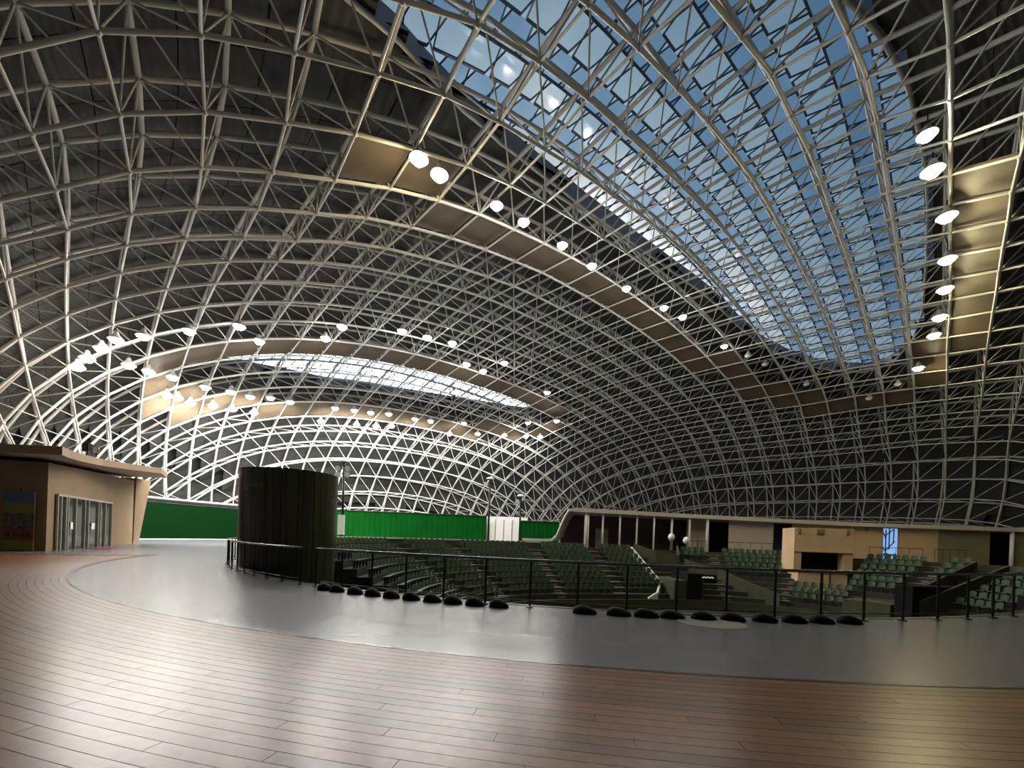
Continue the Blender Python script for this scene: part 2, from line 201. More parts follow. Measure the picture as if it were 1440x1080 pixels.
# ---------------- roof net: measured node table of the lower layer (cm) ----------------
NET = """
-17 -5 -3670,2372,55 -3535,2114,121 -3392,1858,169 -3237,1607,189 -3072,1363,176 -2899,1128,132 -2725,898,66
-16 -7 -3818,2764,90 -3697,2520,210 -3562,2278,312 -3417,2031,383 -3261,1782,427 -3098,1535,443 -2929,1292,430 -2757,1055,387 -2587,824,312 -2427,604,199 -2269,395,61
-15 -9 -3922,3139,45 -3826,2910,206 -3712,2682,353 -3580,2447,474 -3435,2206,569 -3277,1964,637 -3110,1721,676 -2939,1478,688 -2767,1236,674 -2596,997,631 -2430,763,557 -2269,540,446 -2117,331,302 -1979,135,128
-14 -10 -3940,3287,148 -3834,3074,320 -3719,2851,477 -3588,2623,614 -3439,2392,727 -3276,2159,813 -3104,1923,873 -2927,1686,907 -2750,1446,915 -2576,1205,899 -2408,963,858 -2246,723,788 -2092,492,683 -1946,278,540 -1812,87,359 -1695,-83,146
-13 -12 -4001,3632,23 -3931,3436,229 -3840,3239,422 -3725,3029,592 -3588,2811,738 -3433,2590,861 -3262,2367,960 -3083,2142,1035 -2899,1913,1086 -2715,1679,1113 -2535,1442,1117 -2360,1200,1101 -2193,956,1062 -2036,710,998 -1889,471,900 -1751,248,763 -1623,50,584 -1511,-115,365 -1419,-253,118
-12 -13 -4003,3807,97 -3922,3622,310 -3831,3426,510 -3718,3221,690 -3580,3011,846 -3420,2799,977 -3243,2586,1084 -3056,2372,1169 -2863,2155,1231 -2669,1932,1273 -2481,1701,1293 -2299,1463,1294 -2124,1220,1279 -1959,972,1244 -1804,723,1185 -1661,478,1094 -1530,245,965 -1412,36,793 -1309,-139,577 -1224,-276,328 -1157,-388,58
-11 -14 -4002,3988,160 -3917,3817,381 -3822,3631,589 -3704,3435,776 -3562,3231,938 -3398,3025,1075 -3219,2818,1188 -3028,2610,1280 -2828,2403,1351 -2624,2194,1402 -2421,1979,1431 -2230,1749,1444 -2051,1506,1447 -1877,1259,1438 -1712,1008,1407 -1558,758,1351 -1417,509,1264 -1290,270,1142 -1180,49,980 -1087,-140,773 -1014,-290,529 -956,-411,261
-10 -15 -3990,4185,207 -3903,4028,437 -3806,3853,654 -3685,3666,848 -3539,3471,1016 -3371,3271,1158 -3189,3068,1276 -2996,2864,1373 -2795,2659,1451 -2588,2455,1511 -2375,2252,1549 -2161,2048,1565 -1970,1815,1574 -1795,1564,1583 -1623,1309,1587 -1457,1059,1556 -1302,811,1497 -1161,563,1412 -1037,320,1296 -932,90,1143 -847,-115,949 -785,-284,716 -748,-412,451 -745,-509,167
-9 -16 -3968,4400,235 -3881,4256,474 -3782,4093,699 -3660,3916,902 -3511,3729,1077 -3342,3535,1224 -3157,3337,1347 -2962,3137,1449 -2760,2935,1533 -2552,2732,1600 -2340,2528,1648 -2124,2323,1679 -1911,2110,1697 -1715,1876,1712 -1534,1629,1725 -1366,1366,1736 -1198,1126,1690 -1041,884,1625 -901,637,1541 -778,392,1430 -676,155,1286 -597,-63,1104 -544,-249,883 -519,-392,627 -521,-491,345 -546,-563,54
-8 -17 -3933,4630,240 -3849,4501,487 -3752,4351,722 -3629,4185,934 -3480,4006,1117 -3309,3818,1271 -3124,3625,1401 -2928,3428,1509 -2725,3229,1599 -2518,3028,1673 -2306,2826,1730 -2090,2622,1767 -1874,2415,1787 -1661,2199,1803 -1466,1966,1818 -1279,1722,1835 -1108,1462,1846 -939,1221,1804 -781,978,1739 -639,732,1655 -517,484,1548 -417,243,1410 -342,15,1239 -294,-186,1031 -277,-348,787 -288,-466,515 -319,-552,230
-7 -18 -3885,4875,218 -3807,4760,475 -3714,4625,720 -3594,4470,942 -3446,4300,1134 -3276,4119,1297 -3091,3931,1434 -2895,3738,1550 -2692,3542,1647 -2485,3342,1728 -2275,3141,1794 -2061,2940,1844 -1843,2738,1872 -1624,2532,1882 -1410,2315,1897 -1208,2088,1908 -1019,1846,1923 -851,1584,1935 -681,1337,1901 -523,1092,1840 -380,844,1757 -258,596,1652 -158,351,1519 -85,117,1357 -41,-98,1160 -28,-280,931 -46,-421,672 -91,-521,396 -166,-594,114
-6 -19 -3820,5131,167 -3753,5031,433 -3668,4911,689 -3554,4768,923 -3410,4608,1126 -3243,4435,1300 -3059,4253,1447 -2864,4064,1570 -2662,3871,1675 -2455,3674,1764 -2246,3474,1839 -2034,3273,1899 -1818,3071,1944 -1599,2870,1968 -1378,2669,1970 -1160,2453,1984 -959,2225,1991 -768,1979,2008 -586,1724,2016 -424,1467,1993 -268,1220,1933 -125,974,1848 -2,726,1743 97,478,1615 169,238,1460 211,13,1275 221,-187,1059 200,-350,815 149,-469,550 72,-548,271 -21,-604,-9
-5 -20 -3740,5396,86 -3684,5309,361 -3610,5204,628 -3506,5076,874 -3370,4927,1091 -3208,4762,1277 -3028,4586,1435 -2835,4403,1569 -2634,4213,1684 -2428,4020,1781 -2219,3823,1864 -2008,3623,1933 -1795,3420,1989 -1580,3217,2031 -1361,3014,2057 -1140,2810,2069 -922,2597,2075 -716,2370,2075 -525,2129,2079 -341,1870,2091 -175,1603,2085 -17,1362,2016 125,1120,1928 248,872,1824 347,622,1700 419,377,1552 460,143,1377 469,-71,1174 446,-253,944 393,-395,690 316,-494,421 224,-566,145
-4 -20 -3606,5595,259 -3538,5500,534 -3447,5388,794 -3323,5252,1026 -3170,5098,1228 -2995,4929,1399 -2806,4751,1545 -2608,4566,1670 -2404,4376,1778 -2196,4183,1870 -1985,3986,1948 -1774,3785,2014 -1562,3582,2066 -1347,3377,2105 -1129,3173,2131 -906,2969,2143 -686,2758,2143 -475,2532,2145 -284,2291,2147 -103,2040,2145 70,1775,2141 226,1528,2082 368,1282,1997 492,1033,1896 592,781,1776 664,532,1633 704,290,1466 713,65,1275 690,-134,1058 638,-298,818 562,-422,560 467,-511,291 357,-579,21
-3 -21 -3520,5867,137 -3455,5794,414 -3375,5699,683 -3266,5579,931 -3125,5437,1149 -2960,5277,1336 -2777,5105,1496 -2583,4925,1634 -2382,4740,1752 -2175,4550,1855 -1966,4357,1943 -1755,4160,2018 -1543,3959,2081 -1332,3755,2131 -1120,3549,2168 -904,3344,2188 -675,3143,2198 -452,2931,2202 -245,2706,2204 -48,2470,2201 132,2226,2188 303,1959,2189 460,1708,2138 604,1458,2059 730,1207,1961 831,953,1843 903,700,1705 943,452,1546 951,218,1364 929,4,1160 880,-179,934 806,-327,688 713,-437,427 611,-523,159
-2 -21 -3355,6079,260 -3286,6001,540 -3194,5901,803 -3070,5775,1039 -2917,5627,1245 -2744,5463,1421 -2556,5289,1573 -2359,5108,1704 -2156,4922,1818 -1949,4732,1917 -1738,4539,2002 -1527,4342,2074 -1315,4142,2135 -1105,3937,2185 -895,3730,2222 -680,3524,2244 -445,3325,2252 -229,3115,2255 -22,2895,2252 172,2659,2251 355,2415,2238 529,2156,2227 689,1898,2187 835,1641,2119 964,1389,2021 1067,1135,1902 1138,879,1767 1176,626,1614 1184,384,1443 1164,159,1251 1117,-41,1037 1047,-208,803 959,-342,552 862,-454,293
-1 -22 -3233,6343,81 -3177,6289,365 -3104,6211,640 -3000,6106,896 -2864,5974,1123 -2703,5821,1318 -2525,5654,1487 -2335,5478,1633 -2136,5296,1760 -1932,5110,1870 -1723,4920,1965 -1512,4727,2048 -1301,4530,2119 -1089,4330,2178 -879,4126,2228 -671,3919,2268 -459,3712,2295 -228,3514,2300 -9,3307,2300 199,3087,2296 398,2855,2288 582,2614,2275 752,2356,2266 914,2092,2236 1063,1825,2181 1196,1576,2075 1300,1326,1949 1368,1068,1817 1404,810,1673 1412,560,1512 1392,326,1331 1349,114,1129 1283,-71,906 1201,-227,666 1110,-363,417
0 -22 -3052,6565,158 -2990,6503,444 -2908,6421,717 -2795,6311,966 -2652,6173,1185 -2486,6017,1374 -2305,5848,1537 -2113,5671,1678 -1913,5488,1802 -1708,5302,1909 -1499,5112,2002 -1288,4919,2083 -1076,4723,2152 -864,4523,2211 -654,4319,2261 -445,4113,2302 -234,3906,2334 -11,3705,2343 215,3499,2341 424,3282,2332 619,3053,2324 810,2810,2315 981,2558,2299 1139,2291,2279 1286,2032,2215 1427,1769,2120 1528,1528,1981 1592,1266,1856 1626,1003,1723 1634,747,1572 1616,504,1401 1576,281,1210 1515,82,998 1438,-92,769 1352,-250,531
1 -22 -2864,6783,223 -2794,6716,505 -2704,6630,773 -2584,6515,1017 -2436,6374,1230 -2267,6215,1414 -2084,6045,1573 -1891,5867,1711 -1690,5683,1832 -1485,5497,1937 -1275,5307,2029 -1064,5114,2108 -852,4918,2176 -639,4718,2234 -428,4516,2283 -217,4311,2324 -3,4106,2353 216,3903,2366 437,3699,2363 646,3480,2362 843,3252,2358 1033,3013,2346 1208,2762,2328 1370,2495,2306 1517,2235,2241 1649,1977,2147 1745,1737,2008 1808,1471,1890 1842,1203,1765 1850,941,1623 1835,692,1462 1798,459,1280 1742,248,1079 1671,58,860 1590,-117,632
2 -22 -2662,6991,269 -2588,6925,548 -2493,6836,813 -2368,6718,1052 -2217,6575,1260 -2046,6414,1441 -1862,6242,1597 -1668,6064,1733 -1468,5880,1852 -1262,5693,1956 -1053,5503,2046 -841,5310,2125 -628,5114,2192 -415,4916,2249 -203,4714,2297 10,4511,2336 225,4308,2364 442,4105,2380 657,3899,2381 868,3683,2381 1065,3454,2385 1258,3219,2369 1436,2968,2351 1594,2707,2322 1737,2447,2260 1866,2189,2166 1958,1942,2039 2019,1679,1918 2053,1408,1798 2062,1142,1664 2049,886,1512 2016,645,1340 1965,423,1148 1899,221,939 1824,32,720
3 -23 -2495,7218,6 -2445,7189,296 -2377,7132,576 -2279,7042,839 -2150,6921,1074 -1997,6775,1279 -1825,6614,1457 -1641,6441,1611 -1447,6262,1746 -1246,6078,1864 -1040,5891,1966 -830,5701,2056 -618,5508,2133 -405,5313,2200 -192,5115,2257 22,4914,2304 236,4713,2342 451,4510,2371 666,4307,2389 878,4099,2396 1088,3885,2395 1292,3659,2393 1487,3425,2377 1666,3177,2356 1819,2920,2327 1952,2661,2272 2082,2402,2177 2170,2148,2062 2224,1894,1932 2259,1618,1821 2271,1346,1697 2262,1084,1553 2232,837,1389 2185,607,1205 2124,394,1005 2054,193,795
4 -23 -2276,7420,14 -2228,7388,307 -2160,7334,589 -2061,7245,851 -1931,7123,1085 -1776,6976,1288 -1604,6814,1465 -1419,6640,1618 -1225,6461,1752 -1024,6277,1868 -818,6089,1971 -609,5899,2059 -396,5707,2136 -183,5512,2203 31,5314,2259 246,5115,2305 461,4915,2343 676,4713,2371 891,4509,2390 1103,4302,2399 1311,4089,2398 1521,3864,2394 1715,3634,2371 1894,3387,2354 2042,3132,2326 2170,2872,2280 2294,2610,2194 2383,2354,2079 2431,2102,1949 2466,1825,1840 2480,1550,1721 2473,1284,1584 2447,1032,1427 2404,795,1250 2347,574,1058 2281,364,856
5 -23 -2057,7620,14 -2008,7588,307 -1941,7534,590 -1841,7446,852 -1711,7324,1086 -1556,7177,1289 -1383,7014,1465 -1198,6841,1618 -1004,6661,1751 -803,6476,1868 -597,6289,1969 -387,6099,2058 -175,5906,2134 39,5712,2200 254,5515,2255 469,5316,2301 685,5117,2338 901,4915,2365 1116,4711,2384 1329,4504,2392 1540,4290,2394 1750,4067,2390 1942,3841,2364 2118,3597,2344 2264,3343,2317 2393,3082,2269 2511,2818,2194 2597,2559,2082 2645,2301,1961 2677,2027,1854 2690,1752,1738 2684,1485,1605 2660,1230,1454 2621,988,1284 2567,760,1098 2506,542,903
6 -23 -1835,7818,5 -1788,7786,298 -1721,7733,581 -1621,7645,843 -1490,7524,1077 -1335,7378,1281 -1163,7215,1457 -978,7041,1611 -784,6861,1744 -583,6676,1860 -377,6489,1962 -167,6298,2050 46,6106,2126 261,5912,2191 476,5715,2245 693,5517,2290 909,5318,2326 1125,5117,2352 1340,4914,2370 1552,4707,2378 1766,4495,2376 1977,4275,2370 2172,4046,2348 2343,3805,2325 2488,3551,2298 2616,3291,2247 2728,3028,2172 2809,2763,2080 2855,2504,1965 2887,2228,1861 2900,1954,1748 2895,1686,1618 2874,1428,1471 2837,1182,1306 2787,950,1126 2729,726,937
7 -23 -1612,8014,-13 -1568,7981,277 -1498,7927,558 -1398,7841,821 -1268,7723,1057 -1115,7578,1263 -943,7416,1441 -759,7242,1595 -565,7062,1729 -364,6877,1846 -157,6689,1947 53,6498,2035 267,6306,2110 482,6112,2174 698,5915,2228 915,5718,2271 1133,5518,2305 1350,5318,2330 1566,5114,2346 1781,4908,2354 1995,4698,2353 2203,4480,2344 2399,4251,2325 2565,4012,2302 2710,3760,2268 2839,3498,2219 2944,3235,2150 3022,2968,2065 3065,2706,1961 3097,2429,1862 3111,2154,1751 3108,1885,1624 3088,1626,1479 3053,1378,1318 3005,1142,1142 2950,914,958
8 -22 -1350,8172,238 -1272,8114,519 -1173,8032,784 -1046,7918,1024 -894,7777,1234 -723,7616,1414 -540,7443,1570 -346,7262,1705 -145,7077,1822 62,6889,1923 272,6699,2011 486,6506,2086 702,6311,2149 920,6115,2201 1138,5918,2243 1356,5718,2276 1574,5517,2299 1791,5315,2313 2007,5110,2320 2220,4901,2320 2426,4686,2312 2617,4460,2296 2785,4220,2271 2930,3969,2235 3056,3708,2188 3159,3441,2123 3235,3172,2041 3276,2905,1950 3307,2628,1856 3323,2353,1747 3321,2084,1622 3302,1823,1480 3269,1574,1322 3223,1335,1149 3170,1104,968
9 -22 -1122,8345,178 -1043,8292,461 -947,8217,731 -823,8110,976 -674,7972,1190 -505,7814,1374 -322,7642,1533 -128,7462,1669 73,7278,1788 279,7089,1889 490,6899,1977 705,6706,2051 921,6511,2114 1139,6315,2165 1358,6117,2206 1577,5918,2236 1796,5717,2258 2015,5515,2271 2231,5311,2277 2443,5104,2277 2647,4891,2270 2836,4666,2256 3003,4428,2232 3146,4178,2198 3269,3917,2152 3369,3650,2089 3442,3379,2011 3484,3108,1928 3518,2829,1839 3535,2552,1736 3534,2281,1614 3518,2020,1474 3486,1769,1318 3442,1529,1147 3389,1296,967
10 -22 -886,8502,98 -812,8459,385 -720,8394,659 -600,8295,910 -454,8164,1130 -287,8010,1320 -105,7841,1482 87,7662,1621 288,7478,1741 495,7290,1844 706,7099,1932 921,6906,2006 1138,6712,2068 1357,6515,2118 1576,6317,2158 1796,6118,2187 2016,5917,2207 2235,5715,2219 2453,5511,2225 2666,5304,2225 2870,5091,2218 3057,4869,2203 3221,4633,2182 3362,4383,2150 3483,4124,2106 3576,3858,2046 3646,3585,1972 3693,3311,1890 3727,3029,1812 3746,2750,1715 3748,2479,1597 3733,2216,1460 3703,1964,1305 3660,1723,1136 3609,1489,958
11 -22 -648,8648,3 -581,8612,288 -492,8558,565 -377,8471,822 -235,8350,1051 -71,8202,1248 109,8037,1416 300,7860,1559 501,7677,1681 707,7490,1786 919,7299,1874 1134,7107,1949 1351,6912,2011 1571,6716,2060 1791,6518,2099 2012,6319,2127 2232,6118,2146 2452,5915,2157 2671,5710,2162 2886,5502,2164 3093,5288,2155 3279,5066,2139 3438,4834,2119 3576,4587,2091 3700,4324,2050 3789,4058,1995 3853,3788,1925 3899,3511,1854 3936,3228,1779 3956,2948,1686 3960,2676,1570 3948,2412,1435 3920,2160,1283 3878,1917,1115 3828,1682,938
12 -21 -356,8753,165 -266,8705,446 -156,8633,711 -19,8526,950 141,8389,1156 319,8229,1331 510,8057,1480 709,7876,1606 916,7689,1713 1127,7500,1803 1343,7308,1879 1561,7113,1941 1780,6917,1990 2001,6720,2028 2222,6520,2055 2443,6319,2073 2664,6117,2084 2883,5911,2088 3098,5703,2087 3304,5489,2080 3492,5266,2067 3657,5030,2049 3796,4781,2027 3911,4525,1987 3998,4259,1934 4060,3988,1869 4106,3709,1810 4143,3426,1737 4165,3146,1645 4171,2873,1532 4161,2609,1400 4135,2355,1249 4095,2112,1082 4046,1875,907
13 -21 -129,8880,26 -44,8838,304 61,8779,575 193,8689,822 349,8565,1040 525,8416,1225 714,8249,1382 913,8072,1514 1119,7888,1625 1331,7699,1718 1546,7508,1795 1764,7315,1857 1985,7119,1907 2206,6922,1945 2427,6723,1972 2648,6522,1989 2869,6320,1998 3087,6114,2001 3303,5905,2000 3512,5688,1994 3701,5465,1978 3864,5230,1966 4003,4981,1951 4117,4725,1913 4203,4459,1865 4265,4187,1807 4314,3905,1753 4350,3621,1683 4372,3342,1593 4379,3069,1482 4372,2804,1351 4348,2550,1201 4310,2306,1036 4261,2069,862
14 -20 167,8965,144 269,8905,411 399,8830,665 552,8726,895 724,8593,1094 912,8436,1262 1110,8264,1402 1316,8084,1518 1528,7897,1615 1744,7708,1695 1962,7515,1759 2183,7320,1809 2404,7124,1847 2625,6925,1874 2846,6725,1891 3066,6523,1900 3284,6319,1902 3497,6110,1900 3702,5895,1894 3890,5671,1883 4057,5435,1872 4198,5186,1855 4314,4927,1825 4403,4659,1785 4468,4384,1736 4518,4100,1684 4552,3817,1616 4575,3538,1527 4585,3264,1418 4580,3000,1287 4558,2745,1137 4520,2501,972 4472,2263,798
15 -19 460,9007,218 595,8948,478 746,8866,720 915,8753,934 1101,8611,1115 1299,8449,1267 1505,8274,1392 1717,8092,1494 1934,7904,1577 2153,7713,1644 2374,7520,1696 2596,7324,1735 2817,7126,1762 3038,6927,1779 3257,6725,1787 3473,6521,1789 3684,6313,1787 3886,6099,1782 4075,5875,1774 4243,5638,1763 4388,5388,1747 4507,5127,1725 4600,4857,1694 4667,4580,1653 4716,4296,1603 4750,4012,1536 4773,3732,1448 4786,3458,1337 4784,3193,1205 4764,2938,1054 4725,2694,886 4675,2457,711
16 -19 647,9087,6 778,9040,266 927,8979,515 1094,8889,742 1279,8767,938 1477,8620,1104 1684,8455,1240 1897,8279,1351 2115,8096,1440 2335,7907,1510 2557,7715,1565 2779,7520,1605 3001,7324,1633 3222,7124,1650 3441,6923,1659 3656,6718,1661 3867,6510,1658 4069,6294,1654 4257,6069,1647 4428,5831,1638 4576,5581,1626 4699,5320,1611 4796,5049,1590 4865,4771,1555 4910,4488,1507 4942,4203,1443 4967,3922,1352 4982,3648,1237 4982,3382,1101 4961,3127,946 4920,2884,775 4866,2649,596
17 -18 945,9118,37 1092,9064,286 1259,8994,519 1443,8895,729 1642,8769,910 1850,8620,1060 2065,8454,1181 2284,8277,1278 2506,8093,1354 2730,7904,1413 2953,7711,1455 3176,7514,1485 3398,7315,1503 3617,7113,1512 3833,6908,1514 4043,6697,1511 4246,6480,1507 4436,6253,1502 4610,6014,1495 4762,5763,1489 4889,5501,1480 4990,5230,1468 5058,4954,1432 5100,4673,1386 5128,4388,1332 5155,4105,1233 5171,3830,1112 5169,3564,970 5145,3311,809 5098,3070,634 5038,2839,451
18 -17 1239,9133,40 1406,9070,273 1589,8992,490 1788,8889,684 1998,8760,847 2216,8609,981 2438,8443,1087 2663,8266,1171 2888,8081,1235 3114,7891,1282 3339,7696,1314 3562,7497,1333 3782,7295,1343 3998,7088,1345 4209,6875,1343 4412,6656,1339 4605,6427,1334 4782,6186,1330 4941,5933,1328 5070,5671,1318 5169,5400,1298 5238,5122,1267 5283,4839,1231 5309,4555,1177 5334,4273,1080 5347,4000,955 5340,3737,808 5309,3488,642 5256,3251,464 5189,3024,278
19 -16 1536,9131,15 1721,9067,233 1911,8981,433 2122,8869,603 2343,8735,747 2569,8584,864 2798,8417,958 3027,8240,1029 3256,8055,1080 3483,7863,1116 3707,7665,1137 3928,7462,1147 4145,7254,1150 4356,7041,1148 4561,6820,1145 4755,6589,1140 4934,6347,1134 5093,6092,1126 5225,5826,1112 5326,5553,1092 5398,5275,1065 5447,4989,1037 5477,4704,986 5496,4426,892 5501,4158,765 5486,3900,614 5448,3657,446 5391,3426,268 5324,3204,86
20 -14 2007,9056,166 2220,8946,334 2443,8827,483 2674,8692,611 2906,8540,712 3139,8372,790 3372,8195,848 3601,8008,887 3827,7813,911 4048,7611,922 4265,7403,926 4476,7189,925 4681,6968,922 4876,6737,917 5056,6494,910 5217,6237,898 5355,5968,880 5458,5694,862 5535,5413,838 5587,5128,816 5616,4846,771 5629,4571,674 5625,4306,546 5602,4055,393 5561,3817,226 5510,3588,52
21 -13 2296,9004,56 2524,8895,204 2751,8770,336 2985,8629,441 3221,8473,524 3456,8304,587 3687,8122,629 3913,7931,655 4135,7733,668 4351,7527,673 4561,7314,673 4765,7094,671 4960,6866,667 5140,6625,660 5301,6372,649 5439,6107,634 5548,5832,618 5630,5551,598 5685,5266,571 5715,4982,521 5727,4707,430 5721,4445,307 5698,4202,156 5657,3966,-9
22 -11 2804,8830,53 3045,8696,156 3281,8549,243 3508,8382,308 3738,8205,350 3965,8020,377 4187,7825,392 4403,7623,399 4611,7413,400 4813,7197,398 5006,6972,395 5186,6737,390 5347,6490,382 5486,6231,371 5599,5960,357 5684,5680,338 5743,5395,308 5779,5111,258 5798,4838,170 5800,4570,57
23 -8 3532,8442,20 3766,8267,59 3996,8087,88 4219,7899,106 4433,7701,114 4639,7495,117 4839,7283,116 5030,7064,114 5208,6836,110 5370,6596,105 5510,6343,98 5625,6077,86 5713,5800,67 5775,5516,35 5823,5229,-9
"""

N = {}
for line in NET.strip().split('\n'):
    q = line.split(); k, j = int(q[0]), int(q[1])
    for i, s in enumerate(q[2:]): N[(k, j + i)] = Vector([int(c) / 100 for c in s.split(',')])
ZB = 4.6
def cellq(k, j): return [(k, j), (k + 1, j), (k + 1, j + 1), (k, j + 1)]
CELL = {}; CN = {}
for (k, j) in list(N):
    q = cellq(k, j)
    if all(c in N for c in q):
        n = (N[q[2]] - N[q[0]]).cross(N[q[3]] - N[q[1]]).normalized()
        if n.z < 0: n = -n
        CELL[(k, j)] = sum((N[c] for c in q), Vector()) / 4; CN[(k, j)] = n
TOP = {c: CELL[c] + CN[c] * 2.4 for c in CELL}
def surf(k, j, h):      # smooth point on the shell at grid coordinates, pushed out by h
    a, b = k - .5, j - .5; i0, j0 = math.floor(a), math.floor(b); s, t = a - i0, b - j0
    c = [(i0, j0), (i0 + 1, j0), (i0 + 1, j0 + 1), (i0, j0 + 1)]
    if not all(x in CELL for x in c): return None
    w = [(1 - s) * (1 - t), s * (1 - t), s * t, (1 - s) * t]
    return sum(((CELL[x] + CN[x] * h) * y for x, y in zip(c, w)), Vector())
NEAR = [(-6.8, -.5), (-6.2, -1.0), (-5.36, -1.3), (-4.73, -1.6), (-3.98, -1.9), (-3, -2.15), (-1.8, -2.3), (-.1, -2.45), (2.3, -2.42), (4, -2.3), (5.8, -2.1), (7.8, -1.95), (9.4, -1.7), (10.6, -1.2), (11.6, -.5), (12.3, .3), (12.7, 1.1), (12.6, 1.7), (12.2, 2.2), (11.2, 2.7), (9.8, 3.0), (7.2, 3.15), (5.2, 3.2), (3.5, 3.18), (1.6, 3.0), (.5, 2.8), (-1, 2.4), (-3, 1.8), (-5, 1.0), (-6.3, .3)]
FAR = [(-7.1, -11.7), (-6.6, -11.55), (-5.85, -11.6), (-4.3, -11.5), (-2.6, -11.3), (-1, -11.1), (1.3, -11.0), (4, -11.1), (6.0, -11.25), (7.2, -11.4), (8.4, -11.75), (8.6, -12.1), (8.4, -12.5), (7.4, -12.9), (6.2, -13.2), (4.7, -13.55), (3.2, -13.8), (1.8, -13.95), (.5, -14.04), (-1.5, -13.94), (-3.5, -13.4), (-5.4, -12.6), (-6.7, -12.0)]
def sd(poly, p):        # signed distance, negative inside
    best = 1e9; ins = False; n = len(poly)
    for i in range(n):
        (x1, y1), (x2, y2) = poly[i], poly[(i + 1) % n]
        dx, dy = x2 - x1, y2 - y1; t = max(0, min(1, ((p[0] - x1) * dx + (p[1] - y1) * dy) / (dx * dx + dy * dy)))
        best = min(best, math.hypot(p[0] - x1 - t * dx, p[1] - y1 - t * dy))
        if (y1 > p[1]) != (y2 > p[1]) and p[0] < (x2 - x1) * (p[1] - y1) / (y2 - y1) + x1: ins = not ins
    return -best if ins else best
def opening(p): return min(sd(NEAR, p), sd(FAR, p))

# ---- rods ----
def clip(a, b):
    if a.z < ZB and b.z < ZB: return None
    if a.z < ZB: a = b + (a - b) * ((b.z - ZB) / (b.z - a.z))
    elif b.z < ZB: b = a + (b - a) * ((a.z - ZB) / (a.z - b.z))
    return (a, b) if (b - a).length > 0.15 else None
rods = {'lower_chord': [], 'cross_chord': [], 'upper_chord': [], 'web_strut': []}
base_pts = []
for (k, j), p in N.items():
    for d, kind, r in (((1, 0), 'lower_chord', .095), ((0, 1), 'cross_chord', .065)):
        q = (k + d[0], j + d[1])
        if q in N:
            c = clip(p, N[q])
            if c:
                rods[kind].append((c[0], c[1], r))
                if (p.z < ZB) != (N[q].z < ZB): base_pts.append(c[0] if c[0].z < c[1].z else c[1])
for (k, j), p in TOP.items():
    for d in ((1, 0), (0, 1)):
        q = (k + d[0], j + d[1])
        if q in TOP:
            c = clip(p, TOP[q])
            if c: rods['upper_chord'].append((c[0], c[1], .12))
    for q in cellq(k, j):
        c = clip(p, N[q])
        if c: rods['web_strut'].append((c[0], c[1], .045))
frame = empty('space_frame', (0, 0, 0)); tag(frame, 'white steel double-layer space frame vaulting over the whole hall', 'roof frame')
unit = {}
for nm in rods:
    unit[nm] = MB().tube([(0, 0, -.5), (0, 0, .5)], 1.0, 6).mesh(nm, 'steel', True)
for nm, L in rods.items():
    def size(r):
        m = (r[0] + r[1]) / 2
        return ((r[0] - r[1]).length * r[2] / max(m.length, 1) ** 2) if inframe(m) else -1
    L.sort(key=size, reverse=True)
    for a, b, r in L[:300]:
        d = b - a; mw = Matrix.Translation((a + b) / 2) @ d.to_track_quat('Z', 'Y').to_matrix().to_4x4() @ Matrix.Diagonal((r, r, d.length, 1))
        inst(nm, unit[nm], frame, mw)
    mb = MB()
    for a, b, r in L[300:]: mb.tube([a, b], r, 5, False)
    tag(mb.build(nm, 'steel', frame, True), kind='stuff')
bm = bmesh.new(); bmesh.ops.create_icosphere(bm, subdivisions=1, radius=1.0); ico = bpy.data.meshes.new('ball_joint'); bm.to_mesh(ico); bm.free(); ico.materials.append(M['joint'])
ico.polygons.foreach_set('use_smooth', [True] * len(ico.polygons))
J = [(p, .15) for p in N.values() if p.z > ZB] + [(p, .17) for p in TOP.values() if p.z > ZB]
J.sort(key=lambda q: q[0].length if inframe(q[0]) else 1e6)
for p, r in J[:300]: inst('ball_joint', ico, frame, Matrix.Translation(p) @ Matrix.Diagonal((r, r, r, 1)))
mb = MB(); iv = [v.co.copy() for v in ico.vertices]; fc = [tuple(f.vertices) for f in ico.polygons]
for p, r in J[300:]:
    n = len(mb.v); mb.v += [tuple(p + v * r) for v in iv]; mb.f += [tuple(i + n for i in f) for f in fc]
tag(mb.build('ball_joint', 'joint', frame, True), kind='stuff')
# base ring
cx = sum(p.x for p in base_pts) / len(base_pts); cy = sum(p.y for p in base_pts) / len(base_pts)
base_pts.sort(key=lambda p: math.atan2(p.y - cy, p.x - cx))
ring = []
for p in base_pts:
    if not ring or (p - ring[-1]).length > 0.8: ring.append(p)
ring.append(ring[0])
MB().tube(ring, .13, 6, False).build('base_ring_beam', 'steel', frame, True)

# ---- cladding (the ceiling) ----
ceil = empty('ceiling', (0, 0, 0)); tag(ceil, kind='structure')
HC = 2.75
mb = MB(); S = 4
single = []; subs = []
for (k, j) in CELL:
    dc = opening((k + .5, j + .5))
    if dc < -.9: continue
    P = {}
    for a in range(S + 1):
        for b in range(S + 1): P[a, b] = surf(k + a / S, j + b / S, HC)
    if any(v is None for v in P.values()): continue
    if dc > .8:
        q = (P[0, 0], P[S, 0], P[S, S], P[0, S]); m = (q[0] + q[2]) / 2
        single.append((q, m, CN[(k, j)])); continue
    for a in range(S):
        for b in range(S):
            if opening((k + (a + .5) / S, j + (b + .5) / S)) > 0.0:
                qq = (P[a, b], P[a + 1, b], P[a + 1, b + 1], P[a, b + 1]); mb.quad(*qq); mm = sum(qq, Vector()) / 4; subs.append([mm + (v - mm) * 1.2 + CN[(k, j)] * .15 for v in qq])
tag(mb.build('cladding_sheet', 'cladding', ceil), kind='stuff')
single.sort(key=lambda t: t[1].length if inframe(t[1]) else 1e6)
rest = MB()
